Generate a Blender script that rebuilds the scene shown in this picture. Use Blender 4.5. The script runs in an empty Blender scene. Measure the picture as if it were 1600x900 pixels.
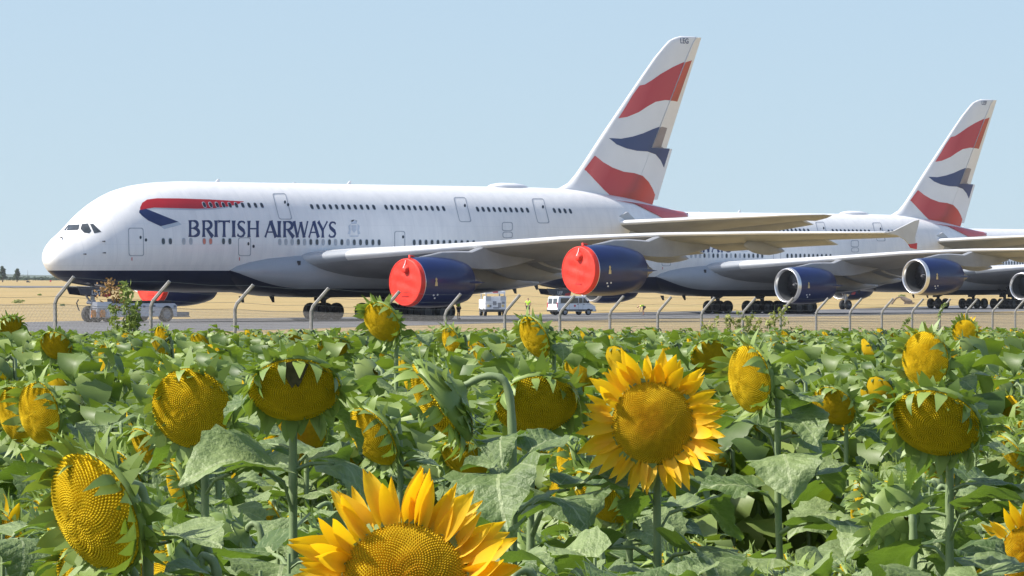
import bpy, bmesh, math, random
import numpy as np
from mathutils import Vector, Matrix, Quaternion

random.seed(7)
rng = np.random.default_rng(7)
S = bpy.context.scene
COL = S.collection
PI = math.pi

# ------------------------------------------------------------------ camera, sky, sun
F, CAMZ, HY = 8274.0, 3.257, 437.0          # focal length (photo pixels), eye height over the apron, horizon row
cd = bpy.data.cameras.new('camera'); cam = bpy.data.objects.new('camera', cd); COL.objects.link(cam)
cam.location = (0, 0, CAMZ); cam.rotation_euler = (PI / 2, 0, 0)
cd.sensor_width = 36; cd.lens = 36 * F / 1600; cd.shift_y = (HY - 450) / 1600
cd.clip_start = 0.5; cd.clip_end = 60000
S.camera = cam
SKY_LIFT = 0.11
SUN_AZ = (-0.975, -0.18); SUN_EL = math.radians(46)
W = bpy.data.worlds.new('World'); S.world = W; W.use_nodes = True
wn = W.node_tree.nodes; wl = W.node_tree.links
sky = wn.new('ShaderNodeTexSky'); sky.sky_type = 'NISHITA'; sky.sun_disc = False
sky.sun_elevation = SUN_EL; sky.sun_rotation = math.atan2(SUN_AZ[0], SUN_AZ[1])
sky.air_density = 1.0; sky.dust_density = 1.95; sky.ozone_density = 0.5; sky.altitude = 0
bg = wn['Background']; bg.inputs['Strength'].default_value = 0.138
# the whole dome is read a little higher than it stands, so that the low sky is the clear pale blue of that day
_tc = wn.new('ShaderNodeTexCoord'); _mp = wn.new('ShaderNodeMapping'); _mp.inputs['Scale'].default_value = (1, 1, .72); _mp.inputs['Location'].default_value = (0, 0, SKY_LIFT)
_nm = wn.new('ShaderNodeVectorMath'); _nm.operation = 'NORMALIZE'
wl.new(_tc.outputs['Generated'], _mp.inputs[0]); wl.new(_mp.outputs[0], _nm.inputs[0]); wl.new(_nm.outputs[0], sky.inputs[0])
wl.new(sky.outputs[0], bg.inputs[0])
sd = bpy.data.lights.new('sun', 'SUN'); sd.energy = 5.0; sd.angle = math.radians(0.53); sd.color = (1.0, 0.955, 0.88)
sun = bpy.data.objects.new('sun', sd); COL.objects.link(sun)
_h = math.hypot(*SUN_AZ)
SV = Vector((SUN_AZ[0] / _h * math.cos(SUN_EL), SUN_AZ[1] / _h * math.cos(SUN_EL), math.sin(SUN_EL)))
sun.rotation_euler = SV.to_track_quat('Z', 'Y').to_euler(); sun.location = (-40, 20, 60)
S.view_settings.view_transform = 'Standard'; S.view_settings.look = 'None'
S.view_settings.exposure = 0.45; S.view_settings.gamma = 1.0; S.view_settings.use_curve_mapping = False
S.cycles.max_bounces = 8; S.cycles.transparent_max_bounces = 8; S.cycles.use_denoising = True

def at(px, py, d):                            # photo pixel + distance -> world point
    return Vector(((px - 800) / F * d, d, CAMZ - (py - HY) / F * d))
GD = [-80, 0, 20, 73, 85, 93, 112, 150, 200, 240, 435, 545, 595, 690, 740, 900, 1500, 3000, 6000, 14000]
GZ = [1.4, 1.35, 1.3, 1.0, .82, .70, .58, .40, .15, 0, 0, -.4, -.4, -.68, -.68, -.5, .9, 2.75, 3.08, 3.1]
def gz(d): return float(np.interp(d, GD, GZ))

# ------------------------------------------------------------------ materials
MATS = {}
def nodes_of(name):
    m = bpy.data.materials.new(name); m.use_nodes = True; MATS[name] = m
    return m, m.node_tree.nodes, m.node_tree.links, m.node_tree.nodes['Principled BSDF']
def noise(n, l, scale, detail=3, coord=None, stretch=None, rough=0.55):
    t = n.new('ShaderNodeTexNoise'); t.inputs['Scale'].default_value = scale; t.inputs['Detail'].default_value = detail
    t.inputs['Roughness'].default_value = rough
    if coord is not None:
        if stretch:
            mp = n.new('ShaderNodeMapping'); mp.inputs['Scale'].default_value = stretch
            l.new(coord, mp.inputs[0]); l.new(mp.outputs[0], t.inputs['Vector'])
        else: l.new(coord, t.inputs['Vector'])
    return t.outputs['Fac']
def ramp(n, l, fac, stops):
    r = n.new('ShaderNodeValToRGB'); e = r.color_ramp.elements
    while len(e) < len(stops): e.new(0.5)
    for k, (p, c) in enumerate(stops): e[k].position = p; e[k].color = (*c, 1)
    l.new(fac, r.inputs[0]); return r.outputs[0]
def mixc(n, l, fac, a, b, mode='MIX'):
    m = n.new('ShaderNodeMix'); m.data_type = 'RGBA'; m.blend_type = mode
    for s, v in ((0, fac), (6, a), (7, b)):
        if hasattr(v, 'links') or hasattr(v, 'node'): l.new(v, m.inputs[s])
        elif isinstance(v, tuple): m.inputs[s].default_value = (*v, 1)
        else: m.inputs[s].default_value = v
    return m.outputs[2]
def mth(n, l, op, a, b=0.0, c=None):
    m = n.new('ShaderNodeMath'); m.operation = op
    for s, v in enumerate((a, b) if c is None else (a, b, c)):
        if hasattr(v, 'node'): l.new(v, m.inputs[s])
        else: m.inputs[s].default_value = v
    return m.outputs[0]
def bump(n, l, bs, h, strength, dist):
    b = n.new('ShaderNodeBump'); b.inputs['Strength'].default_value = strength; b.inputs['Distance'].default_value = dist
    l.new(h, b.inputs['Height']); l.new(b.outputs[0], bs.inputs['Normal'])
def plain(name, c, rough=0.5, metal=0.0, var=0.12, scale=3.0, coat=0.0, spec=None):
    m, n, l, b = nodes_of(name)
    co = n.new('ShaderNodeTexCoord').outputs['Object']
    f = noise(n, l, scale, 4, co)
    k0 = tuple(max(0, x * (1 - var)) for x in c); k1 = tuple(min(1, x * (1 + var)) for x in c)
    l.new(ramp(n, l, f, [(0.3, k0), (0.7, k1)]), b.inputs['Base Color'])
    b.inputs['Roughness'].default_value = rough; b.inputs['Metallic'].default_value = metal
    b.inputs['Coat Weight'].default_value = coat
    if spec is not None: b.inputs['Specular IOR Level'].default_value = spec
    return m

def mat_fuselage():
    m, n, l, b = nodes_of('fuselage_paint')
    co = n.new('ShaderNodeTexCoord').outputs['Object']
    sp = n.new('ShaderNodeSeparateXYZ'); l.new(co, sp.inputs[0])
    streak = noise(n, l, 1.0, 5, co, (1.6, 1.6, 0.18))
    white = ramp(n, l, streak, [(0.3, (.75, .755, .765)), (0.62, (.83, .83, .83))])
    # fine circumferential panel joints
    fr = mth(n, l, 'FRACT', mth(n, l, 'DIVIDE', sp.outputs[0], 2.55))
    ln = mth(n, l, 'LESS_THAN', fr, 0.012)
    seam = mth(n, l, 'LESS_THAN', mth(n, l, 'FRACT', mth(n, l, 'DIVIDE', mth(n, l, 'ADD', sp.outputs[2], .55), 1.62)), .012)
    white = mixc(n, l, mth(n, l, 'MULTIPLY', mth(n, l, 'MAXIMUM', ln, seam), 0.26), white, (.45, .47, .5))
    navy = ramp(n, l, noise(n, l, 0.5, 3, co), [(0.3, (.009, .013, .038)), (0.7, (.014, .02, .055))])
    below = mth(n, l, 'LESS_THAN', sp.outputs[2], 3.95)
    l.new(mixc(n, l, below, white, navy), b.inputs['Base Color'])
    b.inputs['Roughness'].default_value = 0.32; b.inputs['Coat Weight'].default_value = 0.12; b.inputs['Coat Roughness'].default_value = 0.12
mat_fuselage()
plain('navy_gloss', (.006, .017, .092), 0.36, 0, .15, .6, .25)
plain('navy_belly', (.011, .016, .045), 0.35, 0, .15, .6, .3)
plain('fin_white', (.76, .77, .79), 0.35, 0, .04, .4, .3)
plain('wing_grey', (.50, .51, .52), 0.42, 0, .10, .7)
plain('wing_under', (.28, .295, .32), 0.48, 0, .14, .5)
plain('leading_edge', (.80, .80, .79), 0.38, .25, .05, .8)
plain('fairing_grey', (.36, .385, .415), 0.36, 0, .08, .35, .2)
plain('lip_metal', (.78, .78, .79), 0.28, .8, .04, 2)
plain('duct_grey', (.045, .048, .052), 0.55, 0, .15, 2)
plain('fan_metal', (.055, .055, .06), 0.35, .7, .15, 4)
plain('exhaust_metal', (.32, .29, .26), 0.38, .8, .2, 3)
plain('decal_navy', (.020, .036, .125), 0.4, 0, .08, 1)
plain('decal_red', (.50, .022, .030), 0.4, 0, .12, .5)
plain('decal_silver', (.47, .53, .60), 0.4, 0, .06, 1)
plain('decal_crest', (.52, .57, .65), 0.45, 0, .12, 3)
plain('line_grey', (.36, .39, .44), 0.5, 0, .1, 2)
plain('window_dark', (.035, .045, .06), 0.15, 0, .2, 3)
plain('window_blind', (.40, .43, .47), 0.4, 0, .1, 3)
plain('window_orange', (.62, .20, .14), 0.4, 0, .1, 3)
plain('cockpit_glass', (.05, .06, .07), 0.08, 0, .3, 1.5, .3)
plain('white_print', (.75, .75, .76), 0.5)
plain('rubber', (.022, .022, .024), 0.85, 0, .3, 5)
plain('wheel_hub', (.10, .10, .105), 0.5, .3, .15, 4)
plain('strut_metal', (.42, .43, .45), 0.4, .5, .2, 3)
plain('dark_metal', (.05, .052, .06), 0.55, .3, .2, 3)
plain('truck_white', (.74, .75, .77), 0.4, 0, .07, 1.5, .2)
plain('truck_grey', (.25, .26, .28), 0.6, 0, .2, 3)
plain('bumper_black', (.03, .03, .033), 0.6, 0, .2, 3)
plain('signal_orange', (.80, .27, .02), 0.45, 0, .12, 8)
plain('red_mark', (.55, .03, .06), 0.5)
plain('gold_mark', (.62, .48, .22), 0.5)
plain('hi_vis', (.50, .78, .05), 0.75, 0, .12, 9)
plain('cloth_dark', (.03, .032, .042), 0.9, 0, .2, 9)
plain('skin', (.50, .29, .20), 0.6, 0, .08, 9)
plain('hair_dark', (.03, .022, .016), 0.8)
plain('galvanized', (.29, .285, .27), 0.55, .35, .18, 9)
plain('wire', (.15, .155, .16), 0.5, .4, .1, 9)
plain('bark', (.19, .155, .13), 0.9, 0, .3, 4)
plain('far_foliage', (.050, .085, .045), 0.8, 0, .35, .15)
plain('hill_green', (.07, .10, .06), 0.9, 0, .3, .004)

def mat_fairing():                              # light grey fairing whose keel carries on the navy belly colour
    m, n, l, b = nodes_of('fairing_paint')
    co = n.new('ShaderNodeTexCoord').outputs['Object']; sp = n.new('ShaderNodeSeparateXYZ'); l.new(co, sp.inputs[0])
    k = mth(n, l, 'MAXIMUM', mth(n, l, 'SUBTRACT', 1.0, mth(n, l, 'DIVIDE', mth(n, l, 'SUBTRACT', sp.outputs[0], 16.6), 7.5)), 0.0)
    edge = mth(n, l, 'ADD', mth(n, l, 'MULTIPLY', mth(n, l, 'MULTIPLY', k, k), 1.35), 2.55)
    grey = ramp(n, l, noise(n, l, .4, 4, co), [(.3, (.32, .345, .375)), (.7, (.38, .405, .435))])
    l.new(mixc(n, l, mth(n, l, 'LESS_THAN', sp.outputs[2], edge), grey, (.011, .016, .045)), b.inputs['Base Color'])
    b.inputs['Roughness'].default_value = .38; b.inputs['Coat Weight'].default_value = .15
mat_fairing()
def mat_cover():
    m, n, l, b = nodes_of('cover_red')
    co = n.new('ShaderNodeTexCoord').outputs['Object']
    l.new(ramp(n, l, noise(n, l, 1.2, 4, co), [(.3, (.62, .026, .014)), (.7, (.72, .042, .022))]), b.inputs['Base Color'])
    b.inputs['Roughness'].default_value = .55
    bump(n, l, b, noise(n, l, 1.3, 4, co, (1, 2.2, .6)), .7, .12)
mat_cover()
def mat_stripe(name, c0, c1, c2):               # printed fold shading of the tail flag, runs along the chord
    m, n, l, b = nodes_of(name)
    co = n.new('ShaderNodeTexCoord').outputs['Object']
    sp = n.new('ShaderNodeSeparateXYZ'); l.new(co, sp.inputs[0])
    s = mth(n, l, 'SUBTRACT', sp.outputs[0], mth(n, l, 'MULTIPLY', sp.outputs[2], 0.72))   # along the sweep
    s = mth(n, l, 'ADD', s, mth(n, l, 'MULTIPLY', noise(n, l, .35, 2, co), 1.2))
    f = mth(n, l, 'DIVIDE', mth(n, l, 'SUBTRACT', s, 48.0), 13.0)
    l.new(ramp(n, l, f, [(0.0, c1), (.22, c2), (.38, c0), (.60, c0), (.68, tuple(x * .72 for x in c0)), (.80, c1), (1, c2)]), b.inputs['Base Color'])
    b.inputs['Roughness'].default_value = .38; b.inputs['Coat Weight'].default_value = .3
mat_stripe('flag_red', (.48, .020, .026), (.58, .035, .026), (.66, .11, .10))
mat_stripe('flag_navy', (.013, .034, .145), (.02, .042, .15), (.035, .06, .18))
plain('flag_grey', (.25, .22, .24), .4, 0, .15, .6)

def mat_ground():
    m, n, l, b = nodes_of('dry_grass')
    co = n.new('ShaderNodeTexCoord').outputs['Object']
    big = noise(n, l, .012, 5, co, (.35, 1.0, 1), .6)
    mid = noise(n, l, .09, 5, co, (.25, 1.0, 1), .65)
    fine = noise(n, l, 1.3, 5, co, None, .7)
    c = ramp(n, l, mid, [(.25, (.22, .155, .06)), (.5, (.375, .275, .12)), (.75, (.48, .365, .185))])
    c = mixc(n, l, mth(n, l, 'MULTIPLY', ramp(n, l, big, [(.52, (0, 0, 0)), (.66, (1, 1, 1))]), .55), c, (.24, .235, .095))
    c = mixc(n, l, .35, c, ramp(n, l, fine, [(.3, (.14, .10, .045)), (.7, (.52, .41, .22))]))
    l.new(c, b.inputs['Base Color']); b.inputs['Roughness'].default_value = .95
    b.inputs['Specular IOR Level'].default_value = .1
    bump(n, l, b, fine, .8, .12)
mat_ground()
def mat_asphalt():
    m, n, l, b = nodes_of('asphalt')
    co = n.new('ShaderNodeTexCoord').outputs['Object']
    a = noise(n, l, .12, 5, co); f = noise(n, l, 6, 4, co)
    c = ramp(n, l, a, [(.3, (.08, .08, .085)), (.7, (.125, .125, .13))])
    c = mixc(n, l, .3, c, ramp(n, l, f, [(.3, (.07, .07, .075)), (.7, (.25, .25, .25))]))
    l.new(c, b.inputs['Base Color']); b.inputs['Roughness'].default_value = .9
mat_asphalt()
def mat_soil():
    m, n, l, b = nodes_of('soil')
    co = n.new('ShaderNodeTexCoord').outputs['Object']
    l.new(ramp(n, l, noise(n, l, 4, 6, co), [(.3, (.04, .03, .018)), (.7, (.10, .075, .045))]), b.inputs['Base Color'])
    b.inputs['Roughness'].default_value = 1.0
mat_soil()

def leafy(name, c0, c1, back, tr, veins=True, rough=.5, vstrength=.5, trans=.21):
    """leaf blade: waxy upper side, paler underside, light shining through"""
    m, n, l, b = nodes_of(name)
    out = n['Material Output']
    tc = n.new('ShaderNodeTexCoord'); co = tc.outputs['Object']
    oi = n.new('ShaderNodeObjectInfo'); geo = n.new('ShaderNodeNewGeometry')
    f = noise(n, l, 5 if veins else 2.2, 4, co)
    f = mth(n, l, 'ADD', mth(n, l, 'MULTIPLY', f, .7), mth(n, l, 'MULTIPLY', oi.outputs['Random'] if veins else geo.outputs['Random Per Island'], .45))
    c = ramp(n, l, f, [(.3, c0), (.8, c1)])
    if veins:
        uv = n.new('ShaderNodeUVMap'); uv.uv_map = 'leafmap'
        sp = n.new('ShaderNodeSeparateXYZ'); l.new(uv.outputs[0], sp.inputs[0])
        ay = mth(n, l, 'ABSOLUTE', sp.outputs[1])
        mid = mth(n, l, 'LESS_THAN', ay, .018)
        sv = mth(n, l, 'FRACT', mth(n, l, 'MULTIPLY', mth(n, l, 'SUBTRACT', sp.outputs[0], mth(n, l, 'MULTIPLY', ay, .85)), 6.5))
        svd = mth(n, l, 'ABSOLUTE', mth(n, l, 'SUBTRACT', sv, .5))
        sl = mth(n, l, 'LESS_THAN', svd, .05)
        v = mth(n, l, 'MAXIMUM', mid, mth(n, l, 'MULTIPLY', sl, .45))
        c = mixc(n, l, mth(n, l, 'MULTIPLY', v, .7), c, (.36, .42, .22))
        h = mth(n, l, 'ADD', mth(n, l, 'MULTIPLY', svd, .22), mth(n, l, 'MULTIPLY', noise(n, l, 14, 3, co), .5))
        bump(n, l, b, h, vstrength, .03)
    c = mixc(n, l, mth(n, l, 'MULTIPLY', geo.outputs['Backfacing'], .8), c, back)
    l.new(c, b.inputs['Base Color']); b.inputs['Roughness'].default_value = rough
    t = n.new('ShaderNodeBsdfTranslucent'); l.new(mixc(n, l, .75, c, tr), t.inputs[0])
    mx = n.new('ShaderNodeMixShader'); mx.inputs[0].default_value = trans
    l.new(b.outputs[0], mx.inputs[1]); l.new(t.outputs[0], mx.inputs[2]); l.new(mx.outputs[0], out.inputs['Surface'])
leafy('leaf', (.062, .110, .028), (.245, .315, .125), (.17, .24, .075), (.26, .46, .02), rough=.55)
leafy('bract', (.12, .20, .045), (.27, .36, .09), (.22, .30, .08), (.34, .50, .03), veins=False)
leafy('leaf_far', (.045, .090, .014), (.24, .31, .085), (.17, .24, .055), (.32, .50, .02), veins=False)
leafy('petal', (.88, .46, .006), (.94, .61, .014), (.90, .52, .010), (1.0, .66, .01), veins=False, rough=.6, trans=.45)
leafy('weed_yellow', (.22, .25, .05), (.36, .38, .10), (.28, .3, .08), (.45, .50, .08), veins=False, rough=.7)
leafy('weed_green', (.12, .18, .035), (.24, .30, .07), (.18, .24, .06), (.32, .42, .05), veins=False, rough=.7)
leafy('weed_brown', (.24, .13, .045), (.36, .22, .09), (.28, .17, .07), (.4, .25, .08), veins=False, rough=.8)
plain('disc_gap', (.50, .36, .014), .95, 0, .3, 9, 0, .05)
plain('seed_dark', (.085, .070, .035), .9, 0, .3, 9)
plain('stem_green', (.185, .25, .11), .6, 0, .2, 12)
def mat_disc(name, ring):
    m, n, l, b = nodes_of(name)
    co = n.new('ShaderNodeTexCoord').outputs['Object']; oi = n.new('ShaderNodeObjectInfo')
    vl = n.new('ShaderNodeVectorMath'); vl.operation = 'LENGTH'; l.new(co, vl.inputs[0])
    r = vl.outputs['Value']
    r = mth(n, l, 'ADD', r, mth(n, l, 'MULTIPLY', mth(n, l, 'SUBTRACT', noise(n, l, 4, 3, co), .5), .35))
    if ring: c = ramp(n, l, r, [(.04, (.34, .11, .010)), (.18, (.60, .19, .012)), (.36, (.70, .31, .014)), (.58, (.66, .39, .014)), (.80, (.58, .37, .014)), (.95, (.72, .48, .02))])
    else: c = ramp(n, l, r, [(.05, (.42, .30, .008)), (.35, (.60, .42, .012)), (.6, (.70, .50, .014)), (.75, (.56, .40, .012)), (.92, (.74, .53, .014))])
    c = mixc(n, l, mth(n, l, 'MULTIPLY', oi.outputs['Random'], .35), c, (.50, .37, .014))
    c = mixc(n, l, mth(n, l, 'MULTIPLY', noise(n, l, 30, 2, co), .25), c, (.30, .21, .008))
    l.new(c, b.inputs['Base Color']); b.inputs['Roughness'].default_value = .8
    b.inputs['Specular IOR Level'].default_value = .15
mat_disc('disc_yellow', False); mat_disc('disc_ringed', True)
plain('disc_far', (.44, .29, .010), .95, 0, .3, 9, 0, .05)

# ------------------------------------------------------------------ mesh helpers
class MB:
    def __init__(s): s.v = []; s.f = []; s.m = []
    def add(s, vs, fs, mi=0):
        o = len(s.v); s.v += [tuple(v) for v in vs]
        s.f += [tuple(i + o for i in f) for f in fs]; s.m += [mi] * len(fs)
    def box(s, c, d, mi=0, rz=0.0, tilt=None):
        hx, hy, hz = d[0] / 2, d[1] / 2, d[2] / 2
        vs = [Vector((x, y, z)) for x in (-hx, hx) for y in (-hy, hy) for z in (-hz, hz)]
        R = Matrix.Rotation(rz, 3, 'Z')
        if tilt is not None: R = R @ Matrix.Rotation(tilt, 3, 'Y')
        s.add([R @ v + Vector(c) for v in vs], [(0, 1, 3, 2), (4, 6, 7, 5), (0, 4, 5, 1), (2, 3, 7, 6), (0, 2, 6, 4), (1, 5, 7, 3)], mi)
    def tube(s, pts, r, seg=8, mi=0, cap=True):
        pts = [Vector(p) for p in pts]; k = len(pts)
        rs = r if isinstance(r, (list, tuple)) else [r] * k
        vs = []; up = None
        for i, p in enumerate(pts):
            t = (pts[min(i + 1, k - 1)] - pts[max(i - 1, 0)])
            t = t.normalized() if t.length > 1e-9 else Vector((0, 0, 1))
            if up is None:
                up = t.orthogonal().normalized()
            else:
                up = up - t * up.dot(t)
                up = up.normalized() if up.length > 1e-6 else t.orthogonal().normalized()
            b = t.cross(up)
            for j in range(seg):
                a = 2 * PI * j / seg
                vs.append(p + (up * math.cos(a) + b * math.sin(a)) * rs[i])
        fs = [(i * seg + j, i * seg + (j + 1) % seg, (i + 1) * seg + (j + 1) % seg, (i + 1) * seg + j) for i in range(k - 1) for j in range(seg)]
        if cap: fs += [tuple(range(seg))[::-1], tuple((k - 1) * seg + j for j in range(seg))]
        s.add(vs, fs, mi)
    def lathe(s, prof, c=(0, 0, 0), axis='X', seg=24, mi=0, closed=False):
        vs = []
        for a, r in prof:
            for j in range(seg):
                t = 2 * PI * j / seg; u, w = r * math.cos(t), r * math.sin(t)
                p = (a, u, w) if axis == 'X' else ((u, a, w) if axis == 'Y' else (u, w, a))
                vs.append((p[0] + c[0], p[1] + c[1], p[2] + c[2]))
        k = len(prof)
        fs = [(i * seg + j, (i + 1) * seg + j, (i + 1) * seg + (j + 1) % seg, i * seg + (j + 1) % seg) for i in range(k - 1) for j in range(seg)]
        if closed: fs += [tuple(range(seg)), tuple((k - 1) * seg + j for j in range(seg))[::-1]]
        s.add(vs, fs, mi)
    def rings(s, rings, mi=0, caps=True, matf=None):
        n = len(rings[0]); vs = [p for r in rings for p in r]; o = len(s.v)
        s.v += [tuple(v) for v in vs]
        for i in range(len(rings) - 1):
            for j in range(n):
                s.f.append((o + i * n + j, o + i * n + (j + 1) % n, o + (i + 1) * n + (j + 1) % n, o + (i + 1) * n + j))
                s.m.append(matf(i, j) if matf else mi)
        if caps:
            s.f += [tuple(o + j for j in range(n))[::-1], tuple(o + (len(rings) - 1) * n + j for j in range(n))]; s.m += [mi, mi]
    def prism(s, poly, y0, y1, mi=0):             # polygon in (x, z) extruded along y
        n = len(poly)
        vs = [(x, y0, z) for x, z in poly] + [(x, y1, z) for x, z in poly]
        s.add(vs, [tuple(range(n))[::-1], tuple(n + j for j in range(n))] + [(j, (j + 1) % n, n + (j + 1) % n, n + j) for j in range(n)], mi)
    def mesh(s, name, mats, smooth=True, fixn=True, angle=38):
        me = bpy.data.meshes.new(name); me.from_pydata(s.v, [], s.f)
        for mm in (mats if isinstance(mats, (list, tuple)) else [mats]): me.materials.append(MATS[mm])
        me.polygons.foreach_set('material_index', s.m)
        if fixn:
            bm = bmesh.new(); bm.from_mesh(me); bmesh.ops.recalc_face_normals(bm, faces=bm.faces); bm.to_mesh(me); bm.free()
        if smooth:
            me.polygons.foreach_set('use_smooth', [True] * len(me.polygons))
            if angle: me.set_sharp_from_angle(angle=math.radians(angle))
        me.update(); return me
    def build(s, name, mats, parent=None, **k): return link(name, s.mesh(name, mats, **k), parent)
def link(name, me, parent=None):
    o = bpy.data.objects.new(name, me); COL.objects.link(o)
    if parent: o.parent = parent
    return o
def tag(o, label, cat, group=None, kind=None):
    o['label'] = label; o['category'] = cat
    if group: o['group'] = group
    if kind: o['kind'] = kind
    return o
def thing(name, label, cat, loc=(0, 0, 0), rz=0.0, group=None):
    o = bpy.data.objects.new(name, None); COL.objects.link(o); o.empty_display_size = .2
    o.location = loc; o.rotation_euler = (0, 0, rz)
    return tag(o, label, cat, group)
def struct(o): o['kind'] = 'structure'; return o
def copy_tree(o, parent=None, skip=()):
    c = o.copy(); COL.objects.link(c); c.parent = parent
    for ch in o.children:
        if ch.name.split('.')[0] not in skip: copy_tree(ch, c, skip)
    return c
def bevelled(o, w=.03, seg=2):
    m = o.modifiers.new('bevel', 'BEVEL'); m.width = w; m.segments = seg; m.limit_method = 'ANGLE'; return o
def text_mesh(txt, size, mat):
    c = bpy.data.curves.new('letters', 'FONT'); c.body = txt; c.size = size; c.align_x = 'CENTER'; c.align_y = 'CENTER'
    c.offset = size * .012
    t = bpy.data.objects.new('letters', c); COL.objects.link(t)
    me = bpy.data.meshes.new_from_object(t); bpy.data.objects.remove(t); bpy.data.curves.remove(c)
    me.materials.clear(); me.materials.append(MATS[mat]); return me

# ------------------------------------------------------------------ ground, taxiway
def build_ground():
    rows = sorted(set(GD + [8, 40, 60, 300, 360, 400, 480, 640, 1100, 2200, 4500, 9000]))
    cols = [-1, -.6, -.35, -.2, -.1, 0, .1, .2, .35, .6, 1]
    m = MB()
    vs = [(c * (260 + abs(d) * .75), d, gz(d)) for d in rows for c in cols]; nc = len(cols)
    m.add(vs, [(i * nc + j, i * nc + j + 1, (i + 1) * nc + j + 1, (i + 1) * nc + j) for i in range(len(rows) - 1) for j in range(nc - 1)])
    struct(m.build('ground', 'dry_grass', fixn=False))
    # soil of the sunflower field, 4 mm up
    m = MB(); rr = [d for d in rows if -80 < d <= 150]
    vs = []
    for d in rr:
        l = (-6.316 + (d - 73.4) * .2672 + .9) if d > 70 else -(12 + .1 * d)
        vs += [(l, d, gz(d) + .004), (max(l + 1, 12 + .16 * d), d, gz(d) + .004)]
    m.add(vs, [(2 * i, 2 * i + 1, 2 * i + 3, 2 * i + 2) for i in range(len(rr) - 1)])
    struct(m.build('field_soil', 'soil', fixn=False))
    # taxiway strip
    m = MB(); rr = [d for d in rows if 240 <= d <= 1500]; vs = []
    for d in rr:
        u = -12.8 + (d - 354) * .268
        vs += [(u - 38.3, d, gz(d) + .012), (u, d, gz(d) + .012)]
    m.add(vs, [(2 * i, 2 * i + 1, 2 * i + 3, 2 * i + 2) for i in range(len(rr) - 1)])
    struct(m.build('taxiway', 'asphalt', fixn=False))
    # far runway on the left
    m = MB()
    m.add([(-420, 1740, gz(1740) + .05), (-95, 1500, gz(1500) + .05), (-80, 1600, gz(1600) + .05), (-420, 2150, gz(2150) + .05)], [(0, 1, 2, 3)])
    struct(m.build('runway', 'asphalt', fixn=False))
build_ground()

# ------------------------------------------------------------------ airliner
A1 = (-35.61, 400.15, 0.0, .7787)
CA, SA = math.cos(A1[3]), math.sin(A1[3])
TOP = [(.62, 4.95), (.65, 5.25), (.8, 5.65), (1.14, 6.1), (1.68, 6.55), (2.4, 7.0), (3.22, 7.6), (4.32, 8.48), (5.42, 9.2), (6.52, 9.75), (7.65, 10.16), (9.5, 10.55), (11.6, 10.77), (14.6, 10.88), (30, 10.88), (50, 10.88), (55, 10.83), (60, 10.5), (64, 10.02), (67, 9.5), (70.3, 9.0), (70.8, 8.85)]
BOT = [(.62, 4.9), (.65, 4.6), (.78, 4.3), (1.08, 3.9), (1.6, 3.5), (2.6, 3.1), (4.1, 2.85), (6.3, 2.63), (9, 2.45), (12, 2.33), (15, 2.27), (30, 2.27), (46, 2.27), (48, 2.35), (52, 2.75), (56, 3.6), (60, 4.75), (64, 6.05), (67, 7.1), (70.3, 8.3), (70.8, 8.55)]
WID = [(.62, .02), (.65, .4), (.78, .77), (1.08, 1.13), (1.55, 1.5), (2.2, 1.86), (3.0, 2.22), (4.1, 2.62), (5.2, 2.92), (6.3, 3.14), (7.4, 3.3), (9.2, 3.48), (11.4, 3.56), (14, 3.57), (30, 3.57), (50, 3.57), (54, 3.45), (58, 3.1), (62, 2.5), (66, 1.7), (69, 1.0), (70.3, .55), (70.8, .25)]
ZMD = [(.62, 4.92), (1.5, 4.92), (3, 5.1), (6, 5.5), (10, 5.9), (14, 6.1), (30, 6.1), (46, 6.1), (52, 6.3), (60, 7.3), (66, 8.2), (70.8, 8.7)]
XT = np.concatenate([np.linspace(.62, 3, 240), np.linspace(3, 70.8, 1400)[1:]])
def pchip(t):
    x = np.array([q[0] for q in t], float); y = np.array([q[1] for q in t], float)
    h = np.diff(x); dl = np.diff(y) / h; d = np.zeros(len(x))
    for i in range(1, len(x) - 1):
        if dl[i - 1] * dl[i] > 0:
            w1, w2 = 2 * h[i] + h[i - 1], h[i] + 2 * h[i - 1]
            d[i] = (w1 + w2) / (w1 / dl[i - 1] + w2 / dl[i])
    d[0], d[-1] = dl[0], dl[-1]
    k = np.clip(np.searchsorted(x, XT) - 1, 0, len(h) - 1); s = (XT - x[k]) / h[k]
    return (y[k] * (1 + 2 * s) * (1 - s) ** 2 + h[k] * d[k] * s * (1 - s) ** 2 + y[k + 1] * s * s * (3 - 2 * s) + h[k] * d[k + 1] * s * s * (s - 1))
T_, B_, W_, M_ = pchip(TOP), pchip(BOT), pchip(WID), pchip(ZMD)
def sec(X): return (float(np.interp(X, XT, T_)), float(np.interp(X, XT, B_)), float(np.interp(X, XT, W_)), float(np.interp(X, XT, M_)))
def hw(X, z):                                 # fuselage half width at station X, height z
    if X <= .62 or X >= 70.8: return -1.0
    zt, zb, w, zm = sec(X)
    t = (z - zm) / (zt - zm) if z > zm else (zm - z) / (zm - zb)
    return w * math.sqrt(1 - t * t) if t < 1 else -1.0
def ray_local(px, py):
    dx, dz = (px - 800) / F, -(py - HY) / F
    ox, oy = -A1[0], -A1[1]
    o = (ox * CA + oy * SA, ox * SA - oy * CA, CAMZ)          # X, port offset, z
    d = (dx * CA + SA, dx * SA - CA, dz)
    return o, d
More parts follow.
